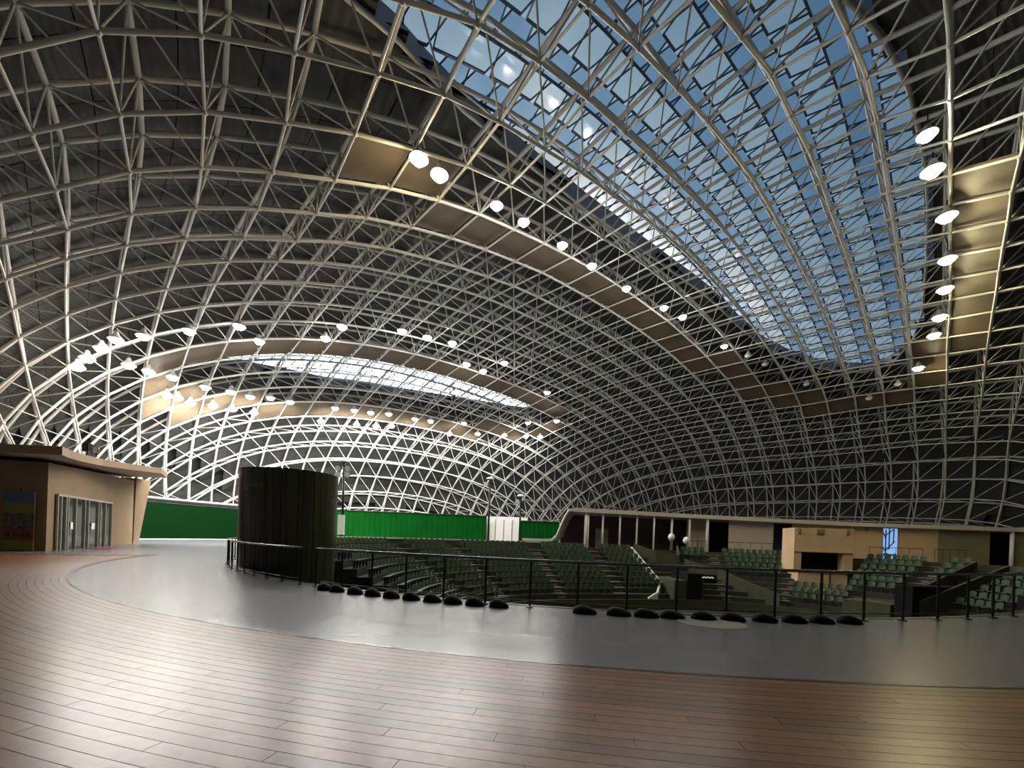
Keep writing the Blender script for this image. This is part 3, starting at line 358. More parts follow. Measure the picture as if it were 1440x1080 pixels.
for i, (q, m, n) in enumerate(single):
    g = [m + (p - m) * (0.985 if i < 300 else 1.0) + n * .02 for p in q]; h = [p + n * .06 for p in g]
    if i < 300: MB().hexa(g, h).build('cladding_panel', 'cladding', ceil)
    else: rest.quad(*[p + n * .03 for p in g])
tag(rest.build('cladding_panel', 'cladding', ceil), kind='stuff')
# black backing added to stop sky light leaking through the panel joints
back = MB()
for q, m, n in single: back.quad(*[m + (p - m) * 1.04 + n * .12 for p in q])
for q in subs: back.quad(*q)
tag(back.build('leak_backing', 'black', ceil), kind='stuff')
# soffit bands
def cell_plate(k, j, h, th, shrink=.97):
    c = [N[x] for x in cellq(k, j)]; m = sum(c, Vector()) / 4; n = CN[(k, j)]
    g = [m + (p - m) * shrink + n * h for p in c]; return MB().hexa(g, [p + n * th for p in g])
ns = 0
for (k, j) in CELL:
    if CELL[(k, j)].z < ZB: continue
    d = opening((k + .5, j + .5))
    nearo = sd(NEAR, (k + .5, j + .5)) < 3
    if nearo and (k < -6 or (k < 3 and j > 0)): continue
    if (.62 if nearo else .35) < d < (1.66 if nearo else 1.4):
        cell_plate(k, j, .16, .08).build('soffit_panel', 'soffit', ceil)
# ---- skylights ----
def skylight(name, poly, hg, sub):
    root = empty(name, surf(sum(p[0] for p in poly) / len(poly), sum(p[1] for p in poly) / len(poly), hg)); off = root.location.copy()
    tag(root, kind='structure')
    loop = []
    n = len(poly)
    for i in range(n):
        for t in (0, .5): loop.append((poly[i][0] * (1 - t) + poly[(i + 1) % n][0] * t, poly[i][1] * (1 - t) + poly[(i + 1) % n][1] * t))
    loop.append(loop[0])
    lo = [surf(k, j, HC - .25) for k, j in loop]; hi = [surf(k, j, hg + .1) for k, j in loop]
    cb = MB()
    for i in range(len(loop) - 1): cb.quad(lo[i] - off, lo[i + 1] - off, hi[i + 1] - off, hi[i] - off)
    cb.build('curb', 'curb', root)
    MB().tube([p - off for p in lo], .09, 6, False).build('rim_tube', 'steel', root, True)
    bars = MB(); panes = []
    k0, k1 = min(p[0] for p in poly) - 1, max(p[0] for p in poly) + 1; j0, j1 = min(p[1] for p in poly) - 1, max(p[1] for p in poly) + 1
    for a in range(math.floor(k0 * sub), math.ceil(k1 * sub)):
        for b in range(math.floor(j0 * sub), math.ceil(j1 * sub)):
            off_a = .5 if b % 2 else 0
            def pt(x, y): return ((x) / sub, (y) / sub)
            # trapezoid-like lozenge panes, staggered from row to row
            sk = .22 if b % 2 else -.22
            cs = [(a + off_a + sk * .5, b), (a + 1 + off_a - sk * .5, b), (a + 1 + off_a + sk * .5, b + 1), (a + off_a - sk * .5, b + 1)]
            m = ((a + .5 + off_a) / sub, (b + .5) / sub)
            if sd(poly, m) > .12: continue
            q = [surf(*pt(*c), hg) for c in cs]
            if any(x is None for x in q): continue
            c = sum(q, Vector()) / 4
            panes.append((q, c, b))
            for i in (0, 1, 3): bars.tube([q[i] - off, q[(i + 1) % 4] - off], .045 if i != 0 else .07, 4, False)
    tag(bars.build('glazing_bar', 'glazing_bar', root), kind='stuff')
    panes.sort(key=lambda t: t[1].length if inframe(t[1]) else 1e6)
    restm = {'frosted_glass': MB(), 'clear_glass': MB()}
    for i, (q, c, b) in enumerate(panes):
        m = 'frosted_glass' if b % 2 else 'clear_glass'
        g = [c + (p - c) * .96 - off for p in q]
        if i < 300: MB().quad(*g).build('pane', m, root)
        else: restm[m].quad(*g)
    for m, mb in restm.items():
        if mb.v: tag(mb.build('pane', m, root), kind='stuff')
skylight('window_1', NEAR, 3.6, 2)
skylight('window_2', FAR, 3.6, 2)
# ---- ring wall under the shell ----
def outward(p, d):
    v = Vector((p.x - cx, p.y - cy, 0)).normalized(); return p + v * d
rw = empty('wall_back', (0, 0, 0)); tag(rw, kind='structure')
mb = MB()
for a, b in zip(ring, ring[1:]):
    A, B = outward(a, 3.3), outward(b, 3.3)
    A2, B2 = outward(a, 3.6), outward(b, 3.6)
    mb.hexa([(A.x, A.y, -.05), (B.x, B.y, -.05), (B2.x, B2.y, -.05), (A2.x, A2.y, -.05)], [(A.x, A.y, 5), (B.x, B.y, 5), (B2.x, B2.y, 5), (A2.x, A2.y, 5)])
mb.build('wall_panel', 'ring_wall', rw)
mb = MB()
for a, b in zip(ring, ring[1:]):
    A, B = outward(a, .2), outward(b, .2); C, D = outward(a, 3.4), outward(b, 3.4)
    mb.hexa([(A.x, A.y, 4.3), (B.x, B.y, 4.3), (D.x, D.y, 4.3), (C.x, C.y, 4.3)], [(A.x, A.y, 4.46), (B.x, B.y, 4.46), (D.x, D.y, 4.46), (C.x, C.y, 4.46)])
mb.build('ledge', 'ring_wall', rw)
mb = MB()
for a, b in zip(ring, ring[1:]):
    A, B = outward(a, 1.2), outward(b, 1.2); A2, B2 = outward(a, 1.4), outward(b, 1.4)
    mb.hexa([(A.x, A.y, -.05), (B.x, B.y, -.05), (B2.x, B2.y, -.05), (A2.x, A2.y, -.05)], [(A.x, A.y, 4.3), (B.x, B.y, 4.3), (B2.x, B2.y, 4.3), (A2.x, A2.y, 4.3)])
mb.build('lower_wall', 'ring_wall', rw)

mb = MB()
SK = [(4.2, 3.4), (6.5, 2.9), (8.5, 1.9), (11, .1), (13, -2), (15, -4.6)]
for a, b in zip(ring, ring[1:]):
    for (z0, d0), (z1, d1) in zip(SK, SK[1:]):
        A, B, C, D = outward(a, d0), outward(b, d0), outward(b, d1), outward(a, d1)
        mb.quad((A.x, A.y, z0), (B.x, B.y, z0), (C.x, C.y, z1), (D.x, D.y, z1))
tag(mb.build('cladding_skirt', 'cladding', ceil), kind='stuff')
# ---------------- floor ----------------
FC = (5.0, 30.0)          # centre of the curved floor edge
def fp(r, deg): return (FC[0] + r * math.cos(R(deg)), FC[1] + r * math.sin(R(deg)))
SA = (7.7, 24.0); SB = (16.0, 26.0); TH0 = R(103.55); RR = 18.0
LA = (math.pi - TH0) * RR; LL = math.hypot(SB[0] - SA[0], SB[1] - SA[1])
def path(t, r):
    if t <= LA: th = math.pi - t / RR; c = SA
    elif t <= LA + LL: th = TH0; q = (t - LA) / LL; c = (SA[0] + (SB[0] - SA[0]) * q, SA[1] + (SB[1] - SA[1]) * q)
    else: th = TH0 - (t - LA - LL) / RR; c = SB
    return (c[0] + r * math.cos(th), c[1] + r * math.sin(th)), th
TEND = 68.0
floor = empty('floor', (0, 0, 0)); tag(floor, kind='structure')
bm = bmesh.new()
hole = [fp(20.4, a) for a in np.arange(199, 322, 2)]
hole += [path(t, 18.6)[0] for t in np.arange(TEND, -4, -2)]
outer = [(outward(p, 3.5).x, outward(p, 3.5).y) for p in ring[:-1]]
def loop(pts):
    vs = [bm.verts.new((x, y, 0)) for x, y in pts]
    return [bm.edges.new((vs[i], vs[(i + 1) % len(vs)])) for i in range(len(vs))]
es = loop(hole) + loop(outer); bmesh.ops.triangle_fill(bm, use_beauty=True, edges=es)
for f in bm.faces:
    if f.normal.z < 0: f.normal_flip()
me = bpy.data.meshes.new('floor_vinyl'); bm.to_mesh(me); bm.free(); me.materials.append(M['vinyl']); inst('floor_vinyl', me, floor)
edge = MB()
for a in np.arange(199, 321, 2):
    p, q, p2, q2 = fp(20.4, a), fp(20.4, a + 2), fp(20.25, a), fp(20.25, a + 2)
    edge.hexa([(*p2, -.5), (*q2, -.5), (*q, -.5), (*p, -.5)], [(*p2, .012), (*q2, .012), (*q, .012), (*p, .012)])
edge.build('floor_nosing', 'dark_metal', floor)
rt = MB()
for (x0, y0), (x1, y1) in zip(hole, hole[1:] + hole[:1]):
    rt.quad((x0, y0, -4.6), (x1, y1, -4.6), (x1, y1, -.01), (x0, y0, -.01))
rt.build('retaining_wall', 'court', floor)
court = MB().prism([(16 + 36 * math.cos(R(a)), 28 + 26 * math.sin(R(a))) for a in range(0, 360, 12)], -4.3, -3.9).build('court_floor', 'court', floor)
# wooden boards in concentric rings
BW = .145; boards = []
for i in range(44):
    r0 = 25.0 + i * BW; st = (i * 37 % 10) / 10 * 6
    a = 196 + st
    while a < 325:
        a2 = a + 6.5; boards.append((r0, a, a2)); a = a2
def bkey(b):
    p = fp(b[0], (b[1] + b[2]) / 2); x, y = pix((p[0], p[1], 0))
    return math.hypot(*p) if (p[1] > 1.2 and -500 < x < 1900) else 1e6
boards.sort(key=bkey); rest = MB()
for n_, (r0, a, a2) in enumerate(boards):
    mb = MB() if n_ < 300 else rest; k = 6
    for i in range(k):
        u, v = a + (a2 - a - .012) * i / k, a + (a2 - a - .012) * (i + 1) / k
        p, q, p2, q2 = fp(r0, u), fp(r0, v), fp(r0 + BW - .006, u), fp(r0 + BW - .006, v)
        if n_ < 300: mb.hexa([(*p2, .001), (*q2, .001), (*q, .001), (*p, .001)], [(*p2, .02), (*q2, .02), (*q, .02), (*p, .02)])
        else: mb.quad((*q, .02), (*q2, .02), (*p2, .02), (*p, .02))
    if n_ < 300: mb.build('floorboard', 'wood', floor)
tag(rest.build('floorboard', 'wood', floor), kind='stuff')
mb = MB()
for a in range(196, 325, 3):
    p, q, p2, q2 = fp(24.92, a), fp(24.92, a + 3), fp(24.99, a), fp(24.99, a + 3)
    mb.hexa([(*p2, .001), (*q2, .001), (*q, .001), (*p, .001)], [(*p2, .022), (*q2, .022), (*q, .022), (*p, .022)])
mb.build('threshold_strip', 'rail_metal', floor)
t = MB().lathe((4.25, 8.75, 0), [(.66, .001), (.66, .006), (.60, .009)], 32).build('floor_disc', 'ring_wall'); tag(t, 'faint round disc set in the dark floor near the railing', 'floor disc')

# ---------------- grandstand ----------------
gs = empty('grandstand', (*path(20, 14)[0], 0)); go = gs.location.copy()
tag(gs, 'dark sunken grandstand terraces curving round the court behind the railing', 'grandstand')
def band(mb, t0, t1, ra, rb, z0, z1, step=1.2):
    n = max(1, int((t1 - t0) / step))
    for i in range(n):
        u, v = t0 + (t1 - t0) * i / n, t0 + (t1 - t0) * (i + 1) / n
        a, b, c, d = path(u, ra)[0], path(v, ra)[0], path(v, rb)[0], path(u, rb)[0]
        f = lambda p, z: (p[0] - go.x, p[1] - go.y, z - go.z)
        mb.hexa([f(a, z0), f(b, z0), f(c, z0), f(d, z0)][::-1], [f(a, z1), f(b, z1), f(c, z1), f(d, z1)][::-1])
    return mb
ROWS = 9; DR = .8; DZ = .41; RT = 17.9; ZT = .50
for i in range(ROWS + 1):
    spans = [(-2.2, 49.2), (54.1, TEND)] if i < 6 else [(-2.2, TEND)]
    for u0, u1 in spans: band(MB(), u0, u1, RT - DR * (i + 1), RT - DR * i, -4.4 if i == ROWS else ZT - DZ * i - .8, ZT - DZ * i).build('terrace_step', 'concrete_dark', gs)
band(MB(), 49.2, 54.1, RT - DR * 6, RT, -4.4, ZT - DZ * 6).build('booth_pad', 'concrete_dark', gs)
band(MB(), -1, TEND, RT - DR * (ROWS + 1) - .12, RT - DR * (ROWS + 1), -4.4, ZT - DZ * ROWS + .12).build('front_parapet', 'parapet', gs)
band(MB(), -1, 23.9, RT + .25, RT + .45, -.2, 1.2).build('back_parapet', 'parapet', gs)
band(MB(), -1, 23.9, RT + .2, RT + .5, 1.2, 1.3).build('parapet_coping', 'coping', gs)
band(MB(), 23.9, TEND, RT + .25, RT + .45, -.2, .85).build('back_parapet', 'parapet', gs)
aisles = [(7.1, 8.3), (13.6, 14.8), (22.3, 23.5), (28.4, 29.5), (41.2, 42.3), (48.2, 49.1), (58.4, 59.3)]
for a0, a1 in aisles:
    a0 -= .15; a1 += .15
    for i in range(ROWS):
        for h in (0, 1):
            mb = band(MB(), a0, a1, RT - DR * i - .4 * (h + 1), RT - DR * i - .4 * h, ZT - DZ * i - DZ * h / 2 - .1, ZT - DZ * i - DZ * h / 2 + .03, 3); mb.build('aisle_step', 'stair', gs)
# vomitory between the left and right blocks
def wallseg(ts, rs, zs, th, name, m):
    mb = MB()
    for i in range(len(ts) - 1):
        (p, _), (q, _) = path(ts[i], rs[i]), path(ts[i + 1], rs[i + 1])
        d = Vector((q[0] - p[0], q[1] - p[1], 0)).normalized(); n = Vector((-d.y, d.x, 0)) * th / 2
        P, Q = Vector((*p, 0)) - Vector((go.x, go.y, 0)), Vector((*q, 0)) - Vector((go.x, go.y, 0))
        lo = [P - n, Q - n, Q + n, P + n]
        mb.hexa([(v.x, v.y, -4.2) for v in lo], [(lo[0].x, lo[0].y, zs[i]), (lo[1].x, lo[1].y, zs[i + 1]), (lo[2].x, lo[2].y, zs[i + 1]), (lo[3].x, lo[3].y, zs[i])])
    return mb.build(name, m, gs)
def zr(r, d=.75): return ZT - DZ * (RT - r) / DR + d
wallseg([33.4, 33.4, 32.0, 31.0], [17.6, 12.0, 10.7, 10.4], [zr(17.6), zr(12.0), -2.6, -3.0], .16, 'vomitory_wall', 'coping')
wallseg([33.5, 35.3, 37.6], [17.3, 15.8, 15.2], [1.45, .75, .5], .16, 'curved_parapet', 'parapet')
wallseg([37.6, 38.2], [15.2, 17.4], [.5, 1.4], .16, 'curved_parapet', 'parapet')
wallseg([38.2, 41.5, 46.5, 48.3], [15.0, 13.4, 10.8, 10.2], [.15, -.6, -1.9, -2.2], .16, 'sloping_parapet', 'parapet')
band(MB(), 33.6, 38.2, 10.0, 15.3, -4.2, -1.5, 2).build('tunnel_floor', 'parapet', gs)
band(MB(), 35.6, 37.8, 9.9, 13, -3.9, -.9, 2).build('tunnel_shade_block', 'black', gs)  # solid black block, the dark of the tunnel put into its colour
# right hand tunnel
wallseg([61.0, 61.0], [17.4, 10.2], [1.1, -1.6], .16, 'tunnel_wall', 'parapet')
wallseg([63.4, 63.2], [16.5, 10.4], [.9, -1.5], .16, 'tunnel_wall', 'parapet')
band(MB(), 61.2, 63.2, 9.9, 15.5, -4, -.6, 1).build('tunnel_shade_block', 'black', gs)  # filled in black to stand for the shade inside this tunnel
band(MB(), 55.5, 60.8, 9.9, 12.6, -4, -2.0, 1).build('lower_platform', 'parapet', gs)

# ---------------- seats ----------------
def words(n_):
    t_ = ['', 'ten', 'twenty', 'thirty', 'forty']; o_ = ['', 'first', 'second', 'third', 'fourth', 'fifth', 'sixth', 'seventh', 'eighth', 'ninth']
    te = ['tenth', 'eleventh', 'twelfth', 'thirteenth', 'fourteenth', 'fifteenth', 'sixteenth', 'seventeenth', 'eighteenth', 'nineteenth']
    if n_ < 10: return o_[n_]
    if n_ < 20: return te[n_ - 10]
    return ({2: 'twentieth', 3: 'thirtieth', 4: 'fortieth'}[n_ // 10]) if n_ % 10 == 0 else t_[n_ // 10] + '-' + o_[n_ % 10]

sm = MB()
nb = 6
for s in range(nb):      # curved back shell
    a0, a1 = R(-60 + 120 * s / nb), R(-60 + 120 * (s + 1) / nb)
    def q(a, r, z, y): return (r * math.sin(a), y + .12 - r * (math.cos(a) - .5) * .45, z)
    zt = lambda a: .80 - .10 * abs(math.sin(a)) ** 2
    sm.hexa([q(a0, .23, .42, 0), q(a1, .23, .42, 0), q(a1, .26, .42, 0), q(a0, .26, .42, 0)], [q(a0, .23, zt(a0), -.06), q(a1, .23, zt(a1), -.06), q(a1, .26, zt(a1), -.06), q(a0, .26, zt(a0), -.06)])
sm.hexa([(-.21, .40, .40), (-.21, .0, .36), (.21, .0, .36), (.21, .40, .40)], [(-.21, .40, .46), (-.21, .0, .41), (.21, .0, .41), (.21, .40, .46)])
sm.box((0, .12, .19), (.07, .10, .38)); sm.box((0, .12, .01), (.2, .16, .02))
seat_me = sm.mesh('stadium_seat', 'seat_green', True)
for p_ in seat_me.polygons: p_.use_smooth = False
secs = [(-2.0, 6.8, range(0, 9), 'block beside dark tower'), (8.6, 13.4, range(0, 9), 'second block from dark tower'),
        (15.0, 22.1, range(0, 9), 'wide third block from dark tower'), (23.7, 28.2, range(0, 9), 'block left of narrow tunnel block'),
        (29.7, 33.2, range(0, 8), 'narrow block beside white-edged tunnel'),
        (38.5, 41.0, range(0, 2), 'small block right of tunnel'), (42.5, 48.0, range(0, 5), 'block left of booth'),
        (49.4, 55.0, range(6, 9), 'low block below booth'), (54.2, 58.2, range(0, 6), 'block below blue window'),
        (59.4, 60.9, range(0, 3), 'small block right of blue window'), (63.6, 67.5, range(0, 7), 'dim block at far right')]
ordn = ['top', 'second', 'third', 'fourth', 'fifth', 'sixth', 'seventh', 'eighth', 'lowest']
seats = []
for t0, t1, rows, where in secs:
    for i in rows:
        pass
        r = RT - DR * i - .42
        pass
        def width(ta, tb):
            (a, _), (b, _) = path(ta, r), path(tb, r); 
            return sum(math.dist(path(ta + (tb - ta) * q / 8, r)[0], path(ta + (tb - ta) * (q + 1) / 8, r)[0]) for q in range(8))
        w = width(t0, t1); n = int(w / .52)
        
        for s in range(n):
            p, th = path(t0 + (t1 - t0) * (s + .5) / n, r)
            seats.append((p, th, ZT - DZ * i, i, s, n, where))
seats.sort(key=lambda q: math.hypot(*q[0]))
rest = MB(); sv = [v.co.copy() for v in seat_me.vertices]; sf = [tuple(f.vertices) for f in seat_me.polygons]
for n_, (p, th, z, i, s, n, where) in enumerate(seats):
    mw = Matrix.Translation((p[0], p[1], z + .014)) @ Matrix.Rotation(th + math.pi / 2, 4, 'Z')
    if n_ < 300:
        o = inst('stadium_seat', seat_me, None, mw)
        tag(o, 'green seat, %s row, %s from left, %s' % (ordn[i] if i in (0, 8) else ordn[i] + ' from top', words(s + 1), where), 'seat', 'green seats of the sunken grandstand')
    else:
        k = len(rest.v); rest.v += [tuple(mw @ v) for v in sv]; rest.f += [tuple(x + k for x in f) for f in sf]
tag(rest.build('stadium_seat', 'seat_green'), 'farther dark green stadium seats filling the remaining rows of the grandstand', 'seats', 'green seats of the sunken grandstand', 'stuff')

# ---------------- guard railing ----------------
def railing(a0, a1, step, label, white=None):
    c = fp(20.58, a0); root = empty('guard_railing', (*c, 0)); tag(root, label, 'railing')
    L = lambda p, z: (p[0] - c[0], p[1] - c[1], z)
    n = max(1, round((a1 - a0) / step))
    for i in range(n + 1):
        p = fp(20.58, a0 + (a1 - a0) * i / n); q = fp(20.50, a0 + (a1 - a0) * i / n)
        MB().tube([L(p, .02), L(p, .5), L(p, 1.06)], .028, 8).lathe(L(p, 0), [(.09, 0), (.09, .02), (.04, .03)], 10).build('post', 'dark_metal', root)
    ar = np.linspace(a0, a1, n * 4 + 1)
    MB().tube([L(fp(20.58, a), 1.09) for a in ar], .032, 8).build('handrail', 'rail_metal', root, True)
    for z in (.16,): MB().tube([L(fp(20.58, a), z) for a in ar], .014, 6).build('bottom_rail', 'dark_metal', root, True)
    return root
railing(203.0, 237.5, 2.9, 'black guard railing on the floor edge left of and before the dark tower')
railing(239.5, 312.0, 3.05, 'long black guard railing with steel handrail curving along the floor edge')
# rounded dark weights at the foot of the railing
lump = MB()
prof = [(-.17, .0), (-.16, .08), (-.10, .15), (.0, .19), (.12, .17), (.22, .09), (.24, .0)]
for i in range(len(prof) - 1): pass
bm = bmesh.new(); bmesh.ops.create_icosphere(bm, subdivisions=2, radius=1)
for v in bm.verts:
    v.co = Vector((v.co.x * .31, v.co.y * .22, max(v.co.z, -.03) * (.17 - .06 * v.co.x)))
me = bpy.data.meshes.new('railing_weight'); bm.to_mesh(me); bm.free(); me.materials.append(M['black']); me.polygons.foreach_set('use_smooth', [True] * len(me.polygons))
angs = [241.7, 243.0, 244.8, 246.4, 248.0, 249.6, 251.2, 252.7, 254.2, 255.8, 261.1, 263.1, 264.7, 266.2, 268.0, 269.7, 271.6, 273.4, 275.1, 276.9]
for i, a in enumerate(angs):
    p = fp(20.88, a); o = inst('railing_weight', me, None, Matrix.Translation((*p, .008)) @ Matrix.Rotation(R(a + 90), 4, 'Z') @ Matrix.Diagonal(((.78, .8, 1.1, 1) if i < 10 else (.9, .9, 1, 1))))
    side = 'left of the bright floor' if i < 3 else 'before the left seats' if i < 12 else 'before the right-hand tunnel' if i < 16 else 'before the booth'
    tag(o, 'low black rounded weight at the railing foot, %s of twenty from the dark tower' % (['first', 'second', 'third', 'fourth', 'fifth', 'sixth', 'seventh', 'eighth', 'ninth', 'tenth', 'eleventh', 'twelfth', 'thirteenth', 'fourteenth', 'fifteenth', 'sixteenth', 'seventeenth', 'eighteenth', 'nineteenth', 'last'][i]), 'weight', 'black weights along the railing')

# ---------------- dark tower ----------------
tw = empty('round_tower', (-9.75, 19.1, -4.0)); tag(tw, 'tall dark round tower with streaky olive side rising behind the railing', 'tower')
H = 8.1; nP = 20
MB().lathe((0, 0, 0), [(1.80, 0), (1.86, H - .05)], 40).build('core', 'black', tw)
for i in range(nP):
    a, b = 2 * math.pi * i / nP + .006, 2 * math.pi * (i + 1) / nP - .006; mb = MB(); s = 3
    for q in range(s):
        u, v = a + (b - a) * q / s, a + (b - a) * (q + 1) / s
        f = lambda w, r, z: (r * math.cos(w), r * math.sin(w), z)
        mb.hexa([f(u, 1.83, 0), f(v, 1.83, 0), f(v, 1.90, 0), f(u, 1.90, 0)][::-1], [f(u, 1.92, H), f(v, 1.92, H), f(v, 1.99, H), f(u, 1.99, H)][::-1])
    mb.build('tower_panel', 'drum', tw)
# low counter left of the tower
t = MB().box((0, 0, .55), (1.1, .6, 1.1)).box((0, 0, 1.12), (1.2, .7, .05)).build('counter', 'seat_dark', loc=(-13.6, 23.2, 0)); tag(t, 'small dark counter standing behind the railing left of the tower', 'counter')

# ---------------- green windscreen ----------------
def azpt(px, y): return ((px - 719) / 600 * y, y)
def curtain(label, pts, z0, z1, n, m='green_cloth'):
    root = empty('green_windscreen', (*pts[0], 0)); tag(root, label, 'windscreen', 'green windscreens')
    P = [Vector((*p, 0)) - Vector((*pts[0], 0)) for p in pts]
    L = [0]
    for a, b in zip(P, P[1:]): L.append(L[-1] + (b - a).length)
    def at(s):
        for i in range(len(P) - 1):
            if s <= L[i + 1] + 1e-6: return P[i] + (P[i + 1] - P[i]) * ((s - L[i]) / (L[i + 1] - L[i]))
        return P[-1]
    for i in range(n):
        mb = MB(); k = 6
        for q in range(k):
            s0, s1 = L[-1] * (i + q / k) / n, L[-1] * (i + (q + 1) / k) / n
            a, b = at(s0), at(s1); w = .05 * (q % 2); w2 = .05 * ((q + 1) % 2)
            mb.hexa([(a.x, a.y + w, z0), (b.x, b.y + w2, z0), (b.x, b.y + w2 + .04, z0), (a.x, a.y + w + .04, z0)], [(a.x, a.y + w, z1), (b.x, b.y + w2, z1), (b.x, b.y + w2 + .04, z1), (a.x, a.y + w + .04, z1)])
        mb.build('curtain_panel', m, root)
    MB().tube([p + Vector((0, -.05, z1)) for p in P], .05, 6).build('top_cable', 'dark_metal', root)
    MB().tube([p + Vector((0, -.08, .08)) for p in P], .06, 6).build('bottom_bar', 'coping', root)
def ringpts(x0, x1):
    q = [outward(p, .2) for p in ring[:-1] if p.y > 20 and x0 < 719 + 600 * p.x / p.y < x1]
    q.sort(key=lambda p: p.x / p.y); return [(p.x, p.y) for p in q]
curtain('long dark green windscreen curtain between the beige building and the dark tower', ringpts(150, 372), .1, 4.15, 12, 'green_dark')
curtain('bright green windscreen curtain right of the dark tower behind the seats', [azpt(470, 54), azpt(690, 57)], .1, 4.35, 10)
curtain('short green windscreen curtain between the white doorway and the canopy', [azpt(738, 57), azpt(792, 57.5)], .1, 3.9, 3)
# white doorway
dw = empty('door_1', (*azpt(714, 58), 0)); tag(dw, kind='structure')
MB().box((0, .2, 2.2), (6.5, .15, 4.4)).build('white_panel', 'white_wall', dw)
for x in (-1.7, -.55, .6, 1.75): MB().box((x, .08, 1.9), (1.0, .06, 3.4)).build('door_leaf', 'white_paint', dw)
for x in (-2.3, -1.12, .02, 1.18, 2.35): MB().box((x, .04, 2.0), (.09, .09, 4.0)).build('mullion', 'alu', dw)
MB().box((1.5, -1.0, .55), (4.5, .06, .05)).box((-.7, -1.0, .28), (.05, .05, .56)).box((3.7, -1, .28), (.05, .05, .56)).build('barrier', 'alu', dw)

# ---------------- canopy pavilion ----------------
CP = [(6.9, 44.3, 4.95), (19.0, 47.0, 4.9), (38.5, 48.0, 4.66), (54.0, 45.0, 4.5), (60.0, 42.5, 4.45)]
cb = empty('pavilion', (CP[0][0], CP[0][1], 0)); co_ = cb.location.copy()
tag(cb, 'long low pavilion with pale canopy edge, posts and beige walls behind the seats', 'building')
def cpt(X, off=0):       # point on the canopy line at bearing X/Y, moved back by off
    for a, b in zip(CP, CP[1:]):
        d = Vector((b[0] - a[0], b[1] - a[1])); n = Vector((-d.y, d.x)).normalized()
        ax, ay, bx, by = a[0] + n.x * off, a[1] + n.y * off, b[0] + n.x * off, b[1] + n.y * off
        den = (bx - ax) - X * (by - ay)
        t = (X * ay - ax) / den
        if t <= 1.0 or b is CP[-1]: return Vector((ax + (bx - ax) * t - co_.x, ay + (by - ay) * t - co_.y, a[2] + (b[2] - a[2]) * t)), n
def br(px): return (px - 719.5) / 600
xs = [812, 850, 900, 962, 1040, 1120, 1200, 1280, 1360, 1439, 1452]
mb = MB(); sf_ = MB()
for a, b in zip(xs, xs[1:]):
    A, B = cpt(br(a))[0], cpt(br(b))[0]; A2, B2 = cpt(br(a), 6 if a < 1190 else 4)[0], cpt(br(b), 6 if b < 1190 else 4)[0]
    mb.hexa([(A.x, A.y, A.z - .42), (B.x, B.y, B.z - .42), (B2.x, B2.y, B2.z - .42), (A2.x, A2.y, A2.z - .42)], [(A.x, A.y, A.z), (B.x, B.y, B.z), (B2.x, B2.y, B2.z), (A2.x, A2.y, A2.z)])
mb.build('canopy', 'canopy_white', cb)
# curved left end of the shell
endp = []
for px, z in ((742, 1.45), (770, 1.45), (783, 1.5), (789, 1.9), (793, 2.6), (797, 3.4), (802, 4.2), (806, 4.65), (812, 4.75)):
    endp.append((br(px) * 44.3 - co_.x, 0.0, z))
mb = MB(); si = MB()
for a, b in zip(endp, endp[1:]):
    mb.hexa([(a[0], 0, a[2] - .12), (b[0], 0, b[2] - .12), (b[0], .5, b[2] - .12), (a[0], .5, a[2] - .12)], [(a[0], 0, a[2] + .14), (b[0], 0, b[2] + .14), (b[0], .5, b[2] + .14), (a[0], .5, a[2] + .14)])
mb.build('curved_edge', 'canopy_white', cb)
si.prism([(endp[2][0], .5), (endp[2][0] + .3, .5), (endp[2][0] + 2.6, 5.5), (endp[2][0] + 2.3, 5.5)], 0, [1.5, 1.9, 4.6, 4.6]); 
pl = [p for p in endp[2:]]
mb = MB()
for a, b in zip(pl, pl[1:]):
    mb.quad((a[0], .25, a[2]), (b[0], .25, b[2]), (b[0] + 1.6, 6, b[2]), (a[0] + 1.6, 6, a[2]))
mb.build('curved_end_wall', 'plaster_grey', cb)
def wallpart(px0, px1, off, z0, z1, m, name, th=.2):
    k = max(1, int((px1 - px0) / 40)); mb = MB()
    for i in range(k):
        a, b = px0 + (px1 - px0) * i / k, px0 + (px1 - px0) * (i + 1) / k
        A, n = cpt(br(a), off); B, _ = cpt(br(b), off); A2, B2 = cpt(br(a), off + th)[0], cpt(br(b), off + th)[0]
        mb.hexa([(A.x, A.y, z0), (B.x, B.y, z0), (B2.x, B2.y, z0), (A2.x, A2.y, z0)], [(A.x, A.y, z1 if z1 else A.z - .43), (B.x, B.y, z1 if z1 else B.z - .43), (B2.x, B2.y, z1 if z1 else B2.z - .43), (A2.x, A2.y, z1 if z1 else A2.z - .43)])
    return mb.build(name, m, cb)
wallpart(795, 1000, 5.2, 0, None, 'brown_wall', 'back_wall')
wallpart(844, 862, 4.6, 0, 3.0, 'plaster_grey', 'inner_door')
wallpart(972, 1004, 2.2, 0, None, 'plaster_grey', 'wall_panel')
wallpart(1000, 1036, 5.5, 0, None, 'black', 'opening_shade_sheet')  # black sheet painted in for the shade deep in the opening
wallpart(1031, 1094, .8, 0, None, 'plaster_grey', 'wall_panel')
wallpart(1094, 1122, 2.6, 0, None, 'blue_dark', 'blue_wall')
wallpart(1108, 1112, 2.4, 0, 2.9, 'alu', 'pale_door_edge')  # thin pale aluminium strip in front of the blue wall
wallpart(1120, 1248, .7, 0, None, 'plaster', 'wall_panel')
wallpart(1269, 1326, .7, 0, None, 'plaster', 'wall_panel')
wallpart(1325, 1399, .75, 0, None, 'plaster_olive', 'wall_panel')
wallpart(1397, 1432, 3.4, 0, None, 'black', 'opening_shade_sheet')  # shade of the second opening, also given as a black sheet
wallpart(1429, 1450, .7, 0, None, 'plaster_olive', 'wall_panel')
